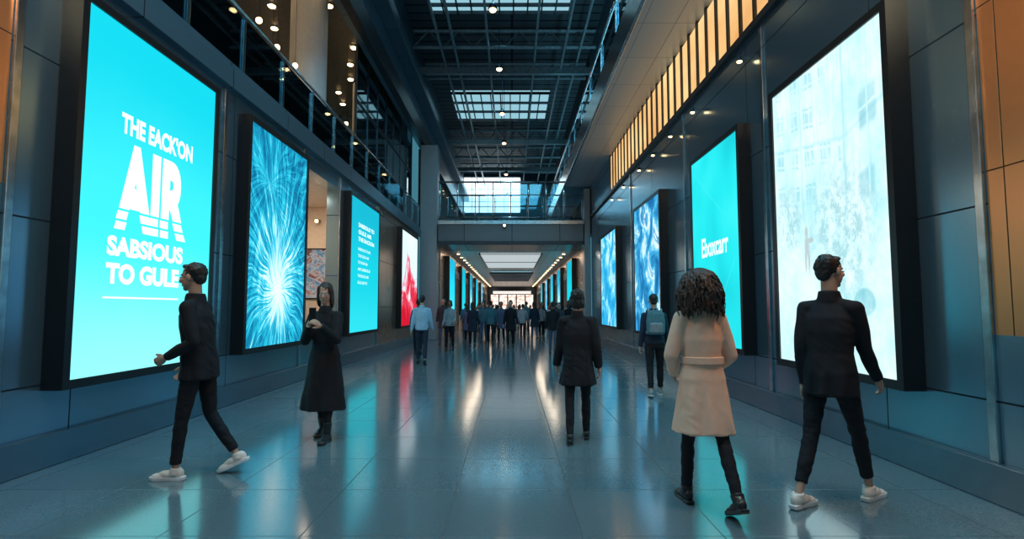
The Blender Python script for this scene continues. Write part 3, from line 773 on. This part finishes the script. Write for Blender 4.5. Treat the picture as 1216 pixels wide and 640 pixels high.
def build_person(name, loc, rotz, height, P, label, mats, voxel=0.0065, hi=True, group=None):
    g_ = lambda k, d: P.get(k, d)
    fem = g_('fem', False)
    lean = g_('lean', 3)*D2R; tw = g_('twist', 0)*D2R
    sw = g_('sw', 0.140 if fem else 0.165)
    fl = P.get('fit', 1.0)
    legs = {}
    for s, key in ((-1,'L'),(1,'R')):
        a, k, f = P['leg'+key][:3]; spread = P['leg'+key][3] if len(P['leg'+key])>3 else 0.02
        a *= D2R; k *= D2R
        hip = Vector((s*.085,0,0)); td = Vector((s*spread, math.sin(a), -math.cos(a))).normalized()
        knee = hip+td*.43; sd = Vector((s*spread*0.2, math.sin(a-k), -math.cos(a-k))).normalized()
        ank = knee+sd*.405
        legs[key] = [hip, knee, ank, f*D2R]
    mins = {k: foot_min(l[2], l[3]) for k, l in legs.items()}
    rear = 'L' if legs['L'][2].y < legs['R'][2].y else 'R'
    other = 'R' if rear == 'L' else 'L'
    lo, hi2 = 0.0, 70*D2R
    for _ in range(30):
        mid = (lo+hi2)/2
        if foot_min(legs[rear][2], mid) > mins[other]: lo = mid
        else: hi2 = mid
    legs[rear][3] = (lo+hi2)/2
    mins[rear] = foot_min(legs[rear][2], legs[rear][3])
    pz = -min(mins.values())
    up = Vector((0,0,pz))
    for l in legs.values():
        for i in range(3): l[i] = l[i]+up
    cyz = lambda z: (z-pz)*math.tan(lean)
    SP = lambda dz, dx=0, dy=0: Vector((dx, dy+cyz(pz+dz), pz+dz))
    headc = SP(.715, dy=.012)
    arms = {}
    for s, key in ((-1,'L'),(1,'R')):
        au, ab, eb, ir = [x*D2R for x in P['arm'+key]]
        sh = SP(.455) + Matrix.Rotation(tw,3,'Z') @ Vector((s*sw,0,0))
        ud = Vector((s*math.sin(ab), math.sin(au)*math.cos(ab), -math.cos(au)*math.cos(ab))).normalized()
        el = sh+ud*.285
        fd = Vector((s*(math.sin(ab)*math.cos(eb)-math.sin(ir)), math.sin(au+eb), -math.cos(au+eb))).normalized()
        wr = el+fd*.25
        arms[key] = (sh, el, wr, fd, s)
    # ---- body
    b = G()
    rg = [(-.09,.13,.09),(0,.15,.10),(.12,.12,.085),(.28,.135,.095),(.39,.135,.09),(.46,.10,.065),(.53,.055,.055)]
    b.loft([ring(0,cyz(pz+z),pz+z,rx*(.93 if fem else 1),ry,tw*max(0,z)*2) for z,rx,ry in rg])
    b.limb([SP(.47), SP(.56), headc+Vector((0,-.02,-.05))],[.056,.052,.052])
    for key,(sh,el,wr,fd,s) in arms.items():
        b.limb([SP(.455,dx=s*.04), sh],[.052,.045])
        b.limb([sh, sh.lerp(el,.5), el, el.lerp(wr,.3), wr],[.044,.040,.033,.033,.024])
        outn = Vector((s,0,0)); pn = -(outn - fd*outn.dot(fd)).normalized()
        lat = fd.cross(pn).normalized()
        fwdref = Vector((0,1,0)) if abs(fd.y)<.8 else Vector((0,0,1))
        if lat.dot(fwdref) < 0: lat = -lat
        R = Matrix((lat, fd, pn)).transposed()
        b.frus(wr, wr+fd*.04, .024, .026)
        b.ell(wr+fd*.052, (.040,.048,.017), R)
        curl = P.get('curl'+key, 25)*D2R
        for j,(lo_,ln,rr) in enumerate(((.029,.068,.0095),(.010,.076,.0098),(-.010,.070,.0095),(-.028,.055,.0085))):
            p = wr+fd*(.088-abs(j-1)*.004)+lat*lo_; c = 0
            pts = [wr+fd*.055+lat*lo_*.9, p]
            for q in range(3):
                c += curl*(0.6 if q==0 else 1)
                d = fd*math.cos(c)+pn*math.sin(c); p = p+d*(ln*(.42,.33,.25)[q]); pts.append(p)
            b.limb(pts,[rr,rr,rr*.95,rr*.9,rr*.8],8)
        tb = wr+fd*.03+lat*.026; td = (fd*.75+lat*.6+pn*.25).normalized(); p1 = tb+td*.036; p2 = p1+(td+fd*.4+pn*.3).normalized()*.028
        b.limb([tb,p1,p2],[.013,.0115,.009],8)
    for key,(hip,kn,an,f) in legs.items():
        q = min(1,fl)*.86
        b.limb([hip, hip.lerp(kn,.5), kn, kn.lerp(an,.3), an],[.078*q,.066*q,.048*q,.046*q,.034*q])
        Mx = footmat(an, f, 0)
        fg = G(); fg.ell((0,.05,-.05),(.03,.10,.022)); fg.ell((0,-.03,-.04),(.028,.03,.03)); fg.frus((0,0,0),(0,.03,-.045),.03,.03); fg.xf(Mx); b.merge(fg)
    hy = P.get('head',(0,0)); HM = Matrix.Translation(headc) @ Matrix.Rotation(hy[0]*D2R,4,'Z') @ Matrix.Rotation(-hy[1]*D2R,4,'X')
    h = G()
    h.ell((0,-.015,.025),(.074,.093,.09)); h.ell((0,.025,-.035),(.058,.066,.075)); h.ell((0,.062,-.09),(.026,.022,.022))
    h.frus((0,.084,.012),(0,.108,-.026),.008,.013); h.ell((0,.104,-.03),(.015,.013,.011))
    for s in (-1,1):
        h.ell((s*.076,-.004,-.008),(.010,.019,.031)); h.ell((s*.032,.072,-.02),(.02,.018,.016))
    h.ell((0,.084,-.058),(.021,.010,.006)); h.ell((0,.083,-.067),(.018,.010,.006)); h.ell((0,.074,.022),(.048,.014,.009))
    h.xf(HM); b.merge(h)
    body = remesh(b, voxel, 1)
    body.materials.clear(); body.materials.append(mats['skin'])
    root = obj(name, body, mats['skin'], None, loc, rotz=rotz, label=label, cat='person', group=group)
    sc = height/(headc.z+.125); root.scale = (sc,)*3
    cv = voxel*1.4
    if hi:
        for s in (-1,1):
            e = G().ell((s*.030,.0825,.001),(.0125,.008,.0075)).xf(HM); eo = obj('eye', e, M_EYE, root, smooth=True)
            e = G().ell((s*.030,.0895,.001),(.005,.003,.005)).xf(HM); obj('iris', e, M['dark'], eo, smooth=True)
    # ---- hair
    hr = G(); style = P.get('hair','short'); hd = .006; hs = 14
    if style == 'short':
        hr.ell((0,-.026,.037),(.079,.092,.085)); hr.ell((0,-.060,-.012),(.062,.046,.060))
        for s in (-1,1): hr.ell((s*.066,-.010,.018),(.012,.030,.036))
        hr.ell((0,.040,.090),(.048,.030,.020))
        hd = .008; hs = 30
    elif style == 'bob':
        hr.ell((0,-.030,.037),(.086,.100,.088)); hr.ell((0,-.06,-.035),(.082,.052,.085))
        for s in (-1,1): hr.ell((s*.072,-.01,-.03),(.020,.045,.075))
        hd = .014; hs = 24
    elif style == 'curly':
        rnd = random.Random(3)
        hr.ell((0,-.035,.032),(.092,.104,.088)); hr.ell((0,-.075,-.085),(.118,.070,.125)); hr.ell((0,-.07,-.15),(.125,.065,.06))
        for i in range(340):
            th = rnd.uniform(-.3, math.pi+.3) + math.pi
            el0 = rnd.uniform(-.6, 1.5)
            st = Vector((math.cos(th)*math.cos(el0)*.086, -.03+math.sin(th)*math.cos(el0)*.096, .03+math.sin(el0)*.086))
            out = Vector((math.cos(th), math.sin(th), 0))
            p = st.copy(); pts = [p.copy()]; ln = rnd.uniform(.26,.40) if el0 > .3 else rnd.uniform(.16,.28); ns = 13; ph = rnd.uniform(0,6.28)
            v = (out*.85+Vector((0,0,.22 if el0>.6 else -.4))).normalized()
            for k in range(ns):
                v = (v*.66+Vector((0,0,-1))*.40+out*(.08 if k<7 else -.05)).normalized()
                side = Vector((-out.y, out.x, 0))
                p = p+v*(ln/ns)
                q = p+side*(.010*math.sin(ph+k*1.1))+out*(.008*math.cos(ph+k*1.1))
                if q.z < -.25+.03*math.sin(i): break
                pts.append(q)
            r0 = rnd.uniform(.0055,.0085)
            hr.limb(pts, [r0*(1-.4*j/len(pts)) for j in range(len(pts))], 6)
        hd = .003; hs = 60
    elif style == 'long':
        hr.ell((0,-.030,.038),(.084,.098,.088)); hr.ell((0,-.070,-.09),(.088,.050,.15))
        for s in (-1,1): hr.ell((s*.073,-.015,-.05),(.024,.050,.11)); hr.ell((s*.062,.030,.045),(.022,.040,.05))
        hd = .009; hs = 22
    hr.xf(HM)
    hm = remesh(hr, 0.005 if hi else 0.012, 1, disp=hd, dscale=hs, seed=1, stretch=(1,1,.5) if style!='curly' else (1,1,1))
    hm.materials.clear(); hm.materials.append(mats['hair']); obj('hair', hm, mats['hair'], root)
    # ---- trousers
    tr_ = G()
    tr_.loft([ring(0,cyz(pz-.10),pz-.10,.150,.105),ring(0,0,pz,.158,.112),ring(0,cyz(pz+.1),pz+.1,.135,.10)])
    for key,(hip,kn,an,f) in legs.items():
        end = an + (kn-an).normalized()*P.get('cuff',0.02)
        tr_.limb([hip+Vector((0,0,-.02)), hip.lerp(kn,.5), kn, kn.lerp(an,.35)],[.088*fl,.077*fl,.058*fl,.057*fl])
        tr_.frus(kn.lerp(an,.35), end, .057*fl, .045*fl, 16)
    tm = remesh(tr_, cv, 2, disp=.006, dscale=11, seed=2, stretch=(1,1,1.6), fine=.004 if hi else 0); tm.materials.clear(); tm.materials.append(mats['trousers']); obj('trousers', tm, mats['trousers'], root)
    # ---- coat / jacket
    ct = G(); hem = P.get('hem',.78)/sc; flr = P.get('flare',.175); wst = P.get('waist',.15 if not fem else .132); hp = .168
    rs = []
    if hem < pz-.06:
        n = 5
        for i in range(n):
            t = i/(n-1)*.95; z = hem+(pz-hem)*t; rs.append(ring(0, 0, z, flr+(hp-flr)*t, (flr*.78)+(.125-flr*.78)*t, e=2.1))
    else: rs.append(ring(0,0,hem,hp,.12))
    for z,rx,ry in ((.02,hp,.125),(.15,wst,.11),(.30,wst+.014,.120),(.39,sw-.01,.113),(.45,sw-.035,.092),(.49,.090,.078),(.52,.074,.070),(.55,.062,.064)):
        if pz+z > hem+.02: rs.append(ring(0,cyz(pz+z),pz+z,rx,ry,tw*max(0,z)*2,e=2.2))
    ct.loft(rs)
    bulk = P.get('bulk',1.0)
    for key,(sh,el,wr,fd,s) in arms.items():
        ct.limb([SP(.475,dx=s*.04), sh],[.052,.055*bulk])
        ct.limb([sh, sh.lerp(el,.5), el, el.lerp(wr,.4)],[.056*bulk,.055*bulk,.048*bulk,.045*bulk])
        ct.frus(el.lerp(wr,.4), wr+fd*.005, .045*bulk, .037*bulk, 16)
    ct.loft([ring(0,cyz(pz+.50),pz+.50,.082,.080), ring(0,cyz(pz+.55)-.004,pz+.55,.070,.072), ring(0,cyz(pz+.58)-.008,pz+.578,.066,.065)])
    cm = remesh(ct, cv, 2, disp=P.get('fold',.012), dscale=7, seed=P.get('seed',3), stretch=(1,1,P.get('fz',.5)),
                pleat=(pz,hem,P.get('pleat',.012)) if hem < pz-.06 else None, fine=P.get('fine',.006) if hi else 0)
    cm.materials.clear(); cm.materials.append(mats['coat']); obj(P.get('garment','coat'), cm, mats['coat'], root)
    # ---- shoes
    for key,(hip,kn,an,f) in legs.items():
        Mx = footmat(an, f, 0)
        u = G(); u.ell((0,-.028,-.032),(.036,.044,.046)); u.ell((0,.05,-.042),(.038,.085,.034)); u.ell((0,.12,-.056),(.043,.066,.026))
        u.frus((0,-.004,-.04),(0,-.008,min(.02,P.get('shaft',.012))),.046,.040)
        u.xf(Mx)
        if P.get('shaft',0) > .02: u.frus(an, an+(kn-an).normalized()*P['shaft'], .042, .047)
        um = remesh(u, .006 if hi else .012, 1); um.materials.clear(); um.materials.append(mats['shoe'])
        so = obj('shoe', um, mats['shoe'], root)
        ol = sole_outline(); k = [(-.085,.97),(-.078,1.03),(-.06,1.04),(-.055,1.0)]
        sg = G().loft([[(x*q,.055+(y-.055)*q,z) for x,y in ol] for z,q in k]).xf(Mx)
        obj('sole', sg, mats['sole'], so, smooth=False)
    return root, dict(sc=sc, pz=pz, arms=arms, SP=SP, cyz=cyz, headc=headc, legs=legs)

def cloth(name, col, rough=.8, na=.06): return pbr(name, col, rough, 0, 0.3, na, 20, bump=0.15)
SK1 = pbr('skin_light', (0.44,0.26,0.19), 0.55, noise_amt=.05); SK2 = pbr('skin_brown', (0.22,0.11,0.07), 0.5, noise_amt=.05)
M_EYE = pbr('eye_white', (0.6,0.6,0.6), 0.2, noise_amt=.02)
HD = pbr('hair_black', (0.008,0.007,0.007), 0.5, nscale=60); HB = pbr('hair_brown', (0.030,0.015,0.010), 0.55, nscale=60)
CK = cloth('black_wool', (0.008,0.009,0.013)); CN = cloth('navy_cloth', (0.016,0.026,0.048)); CB = cloth('beige_wool', (0.76,0.50,0.37), na=.02); CG = cloth('charcoal_cloth', (0.04,0.045,0.055))
CS = cloth('light_blue_cotton', (0.28,0.48,0.64)); CT = cloth('teal_cloth', (0.04,0.14,0.18)); CR = cloth('maroon_cloth', (0.14,0.03,0.03)); CW = cloth('grey_cotton', (0.30,0.33,0.37)); CBr = cloth('brown_cloth', (0.13,0.08,0.05)); CD = cloth('denim_cloth', (0.06,0.10,0.17))
SB = pbr('black_leather', (0.012,0.012,0.014), 0.3); SWh = pbr('white_sneaker', (0.70,0.62,0.56), 0.5); SG = pbr('grey_sneaker', (0.25,0.26,0.28), 0.6)
RW = pbr('white_rubber', (0.65,0.65,0.65), 0.5)
def mt(coat, trousers=CK, skin=SK1, hair=HD, shoe=SB, sole=SB): return dict(coat=coat, trousers=trousers, skin=skin, hair=hair, shoe=shoe, sole=sole)

pA, iA = build_person('person', (-2.74,4.85,0), 90*D2R, 1.86,
  dict(legL=(10,5,0), legR=(-7,28,30), armL=(-18,5,80,4), armR=(10,6,20,0), lean=6, twist=5, hem=.84, hair='short', garment='jacket', cuff=.04, fit=.90, curlL=50, curlR=35, head=(0,6), fold=.009, seed=4, sw=.165),
  'person in black jacket and trousers with white sneakers striding past', mt(CK, CK, SK1, HD, SWh, RW))
pB, iB = build_person('person', (-2.10,6.2,0), 176*D2R, 1.74,
  dict(fem=True, legL=(11,5,0), legR=(-9,12,10), armL=(28,8,100,22), armR=(22,8,112,24), lean=2, hem=.33, flare=.25, hair='long', garment='long_coat', curlL=40, curlR=40, head=(10,10), fold=.012, seed=5, shaft=.12, cuff=.10, fit=.85, bulk=1.15, pleat=.014, fine=.003),
  'person with long dark hair in long black coat holding a phone', mt(CK, CK, SK1, HB, SB, SB))
pC, iC = build_person('person', (0.73,6.15,0), -6*D2R, 1.67,
  dict(legL=(-9,12,10), legR=(9,5,0), armL=(6,8,12,0), armR=(-8,9,15,0), lean=3, hem=.61, flare=.215, hair='bob', garment='coat', fold=.013, seed=6, curlL=30, curlR=30, bulk=1.2, cuff=.0, waist=.170, fit=.92, sw=.165),
  'person in dark mid-length coat and slim trousers walking away', mt(CK, CK, SK1, HD, SB, SB))
pD, iD = build_person('person', (1.42,4.12,0), 3*D2R, 1.76,
  dict(fem=True, sw=.146, legL=(10,4,0), legR=(-14,18,40), armL=(0,16,52,30), armR=(0,16,52,30), lean=3, hem=.545, flare=.232, waist=.136, hair='curly', garment='belted_coat', fold=.008, seed=8, curlL=50, curlR=50, bulk=1.05, fit=.84, cuff=.0, shaft=.04, fz=.35, pleat=.010, fine=.003),
  'person with curly hair in belted beige coat walking away', mt(CB, CK, SK1, HB, SB, SB))
pE, iE = build_person('person', (2.40,4.18,0), -56*D2R, 1.87,
  dict(legL=(-13,14,20), legR=(22,4,0), armL=(-8,2,12,0), armR=(14,3,20,0), lean=4, twist=12, hem=.80, hair='short', garment='suit_jacket', fold=.009, seed=9, curlL=30, curlR=35, head=(-16,2), cuff=.08, fit=.88, sw=.158, waist=.142),
  'person in black suit jacket and white sneakers striding past', mt(CK, CK, SK1, HD, SWh, RW))
pF, iF = build_person('person', (2.38,9.2,0), -8*D2R, 1.70,
  dict(legL=(-10,10,10), legR=(12,8,0), armL=(-8,8,20,0), armR=(10,8,30,0), lean=4, hem=.86, hair='short', garment='jacket', fold=.010, seed=10, cuff=.05, curlL=30, curlR=30),
  'person in dark jacket wearing a teal-grey backpack', mt(CN, CK, SK1, HD, SG, RW), voxel=.009)
pG, iG = build_person('person', (-2.36,14.4,0), 5*D2R, 1.80,
  dict(legL=(9,5,0), legR=(-10,12,20), armL=(-8,10,15,0), armR=(8,10,18,0), lean=2, hem=.88, hair='short', garment='shirt', fold=.010, seed=11, cuff=.03, waist=.160, sw=.172),
  'person in light blue shirt and dark trousers walking away', mt(CS, CN, SK1, HD, SB, SB), voxel=.010)

def extra(root, name, g, mat, smooth=True):
    return obj(name, g, mat, root, smooth=smooth)
z = iD['pz']+.15; w = .145
rr = lambda q, zz: ring(0, iD['cyz'](zz), zz, w+q, .118+q, e=2.2, n=40)
extra(pD, 'belt', G().loft([rr(.002,z-.026),rr(.010,z-.022),rr(.010,z+.022),rr(.002,z+.026)], cap=True), CB, smooth=False)
for key in 'LR':
    sh,el,wr,fd,s = iD['arms'][key]
    extra(pD, 'cuff_strap', G().frus(el.lerp(wr,.74), el.lerp(wr,.86), .047,.045,18), CB)
def to_world(root, sc, rot, p):
    q = Matrix.Rotation(rot,3,'Z') @ (Vector(p)*sc); return Vector(root.location)+q
BPm = cloth('backpack_teal', (0.07,0.18,0.22)); BPg = cloth('backpack_grey', (0.18,0.23,0.26))
sc = iF['sc']; bz = (iF['pz']+.14)*sc
bp = thing('backpack', (2.38,9.2,bz), 'teal-grey backpack worn on the back', 'backpack', rotz=-8*D2R)
yb = -.125
g = G().loft([ring(0,yb-.075,zz,rx,ry,e=3.2) for zz,rx,ry in ((0,.11,.055),(.03,.145,.080),(.22,.15,.085),(.34,.135,.075),(.40,.09,.045))])
obj('main_compartment', g, BPm, bp, smooth=False, bevel=.012)
g = G().loft([ring(0,yb-.16,zz,rx,ry,e=3.2) for zz,rx,ry in ((.03,.09,.03),(.05,.11,.045),(.17,.11,.045),(.20,.08,.02))])
obj('front_pocket', g, BPg, bp)
obj('top_handle', G().limb([(-.03,yb-.04,.40),(-.02,yb-.04,.43),(.02,yb-.04,.43),(.03,yb-.04,.40)],[.008]*4,8), BPg, bp)
for s in (-1,1):
    obj('shoulder_strap', G().limb([(s*.10,yb-.02,.36),(s*.11,yb+.06,.41),(s*.115,.08,.38),(s*.12,.15,.22),(s*.14,.10,.06),(s*.13,yb-.02,.02)],[.016]*6,8), BPg, bp, smooth=True)
def handw(info, root, rot, key, d):
    sh,el,wr,fd,s = info['arms'][key]; return to_world(root, info['sc'], rot, wr+fd*d)
rB = 176*D2R
a = handw(iB,pB,rB,'L',.09); c = handw(iB,pB,rB,'R',.09); mid = (a+c)/2
ph = thing('phone', mid-Vector((0,0,.0)), 'black smartphone held up in both hands', 'phone', rotz=rB)
obj('case', G().box(-.038,.038,-.005,.005,0,.15), M['dark'], ph, bevel=.004)
g = G(); g.box(-.034,.034,-.0062,-.005,.008,.142); obj('display', g, emis('phone_display',(0.3,0.6,0.8),0.6), ph)

# crowd ------------------------------------------------------
bases = []
def base(loc, rot, hgt, P, label, m):
    r, i = build_person('person', loc, rot*D2R, hgt, P, label, m, voxel=.013, hi=False, group='pedestrians further along the hall'); bases.append(r); return r
base((-0.85,21.8,0), 0, 1.76, dict(legL=(12,5,0),legR=(-12,12,20),armL=(-10,10,15,0),armR=(12,10,18,0),hem=.80,hair='short',garment='coat',seed=1), 'person in teal jacket walking away', mt(CT))
base((-0.05,20.3,0), 180, 1.76, dict(legL=(-11,12,20),legR=(12,5,0),armL=(10,10,15,0),armR=(-10,10,18,0),hem=.62,flare=.2,hair='short',garment='coat',seed=2), 'person in dark coat walking toward the viewer', mt(CK))
base((-1.5,21.0,0), 0, 1.70, dict(fem=True,legL=(10,5,0),legR=(-10,12,20),armL=(4,12,30,10),armR=(4,12,20,0),hem=.55,flare=.215,hair='long',garment='coat',seed=3), 'person with long hair in navy coat walking away', mt(CN, CK, SK1, HB))
base((-2.15,19.0,0), 178, 1.74, dict(fem=True,legL=(-9,10,20),legR=(10,5,0),armL=(10,10,50,15),armR=(5,10,20,0),hem=.84,hair='bob',garment='coat',seed=4), 'person in grey top and dark trousers', mt(CW, CK, SK2, HD))
cm_ = [('black',CK),('navy',CN),('charcoal',CG),('teal',CT),('maroon',CR),('grey',CW),('brown',CBr),('light blue',CS),('denim blue',CD)]
spots = [(1.30,17.4,0,0,2),(-1.9,23.5,2,8,0),(-2.9,25.0,3,7,178),(-1.2,23.0,3,3,180),(-0.45,22.8,1,8,182),(0.5,25.4,0,5,0),(1.05,25.8,2,1,5),(1.9,22.2,1,2,178),
 (2.75,26.5,3,7,180),(-2.5,29.5,0,8,0),(-1.7,30,1,1,180),(-0.8,29.2,2,4,0),(0.1,31.5,3,5,180),(0.8,30.6,0,3,0),(1.6,29.4,1,0,180),(2.3,33,2,5,0),
 (-2.2,35,3,7,180),(-1.2,34.6,0,4,0),(-0.3,38,1,2,180),(0.5,36,2,8,0),(1.3,39,3,6,180),(2.1,41,0,1,0),(-1.9,42,1,0,180),(-0.9,44,2,5,0),(0.2,46,3,1,180),(1.1,48,0,0,0),
 (-1.5,50,1,6,180),(0.6,53,2,2,0),(-0.5,56,3,0,180),(1.5,58,0,5,0),(-1.2,61,1,1,180),(0.3,65,2,0,0),(-3.0,17.6,0,8,5),(-2.75,22.0,1,2,178),
 (2.55,24.6,2,0,0),(-0.1,28.0,0,7,0),(-1.35,26.4,1,8,182),(1.45,27.2,3,5,180),(2.4,29.8,0,2,0),(-2.7,32.6,2,0,0),(2.4,36,1,8,180),(-2.4,39,0,2,0),(1.9,45,3,3,180),(-0.2,42,2,0,0)]
for i,(x,y,b,ci,ro) in enumerate(spots):
    nm, cmz = cm_[ci]
    gar = ('jacket','coat','long-hemmed coat','top')[b]
    dirn = 'walking away' if abs(ro) < 90 else 'walking toward the viewer'
    clone(bases[b], (x,y,0), (ro+random.uniform(-8,8))*D2R, random.uniform(.93,1.07)*bases[b].scale[0],
          {'coat':cmz, 'trousers': CK if i%3 else CD, 'person': SK1 if i%4 else SK2}, 'person in %s %s %s'%(nm,gar,dirn))

# ------------------------------------------------------------------ lights
def area(loc, size, col, e, rot=(0,0,0), sy=None):
    l = bpy.data.lights.new('lamp','AREA'); l.energy = e; l.color = col; l.size = size
    if sy: l.shape = 'RECTANGLE'; l.size_y = sy
    o = bpy.data.objects.new('lamp', l); COL.objects.link(o); o.location = loc; o.rotation_euler = rot; return o
def point(loc, col, e, r=.1):
    l = bpy.data.lights.new('lamp','POINT'); l.energy = e; l.color = col; l.shadow_soft_size = r
    o = bpy.data.objects.new('lamp', l); COL.objects.link(o); o.location = loc; return o
def spot(loc, col, e, ang=110, r=.35):
    l = bpy.data.lights.new('lamp','SPOT'); l.energy = e; l.color = col; l.spot_size = ang*D2R; l.spot_blend = .8; l.shadow_soft_size = r
    o = bpy.data.objects.new('lamp', l); COL.objects.link(o); o.location = loc; return o
area((0,4,11.8), 5, (0.20,0.70,0.98), 950, sy=9)  # added blue fill light overhead, out of view, no fixture there
for y in (16,22.2,30,38,44): spot((-0.4,y,12.85), (0.24,0.72,0.98), 850)  # blue fill spots added at truss level to brighten the mid-hall
area((3.05,14,7.6), 0.8, (0.25,0.70,0.92), 150, (math.pi,0,0), sy=20)  # added upward fill hidden on the balcony slab, brightens the roof trusses
area((3.05,36,7.6), 0.8, (0.25,0.70,0.92), 130, (math.pi,0,0), sy=18)  # same added upward fill for the far part of the roof
for k in range(0, len(globes), 5): point((globes[k][0], globes[k][1], 7.6), (1.0,0.74,0.50), 60, .065)
area((XL-1.25,13.2,4.38), 1.2, (1.0,0.80,0.60), 80, sy=2.5)
for x in (-2.45, 2.35): area((x,52,4.39), .30, (1.0,0.80,0.60), 300, sy=46)
point((2.7,2.8,5.4), (1.0,0.60,0.32), 230, .4)
point((-3.3,3.0,5.4), (1.0,0.60,0.32), 200, .4)

w = bpy.data.worlds.new('world'); S.world = w; w.use_nodes = True
bg = w.node_tree.nodes['Background']; bg.inputs[0].default_value = (0.07,0.26,0.34,1); bg.inputs[1].default_value = 0.75

# ------------------------------------------------------------------ camera
cd = bpy.data.cameras.new('camera'); cam = bpy.data.objects.new('camera', cd); COL.objects.link(cam)
cam.location = (0,0,1.45); cam.rotation_euler = ((90+4.05)*D2R, 0, 0)
cd.sensor_width = 36; cd.lens = 36*650/1216; cd.clip_end = 300; cd.clip_start = .05
S.camera = cam
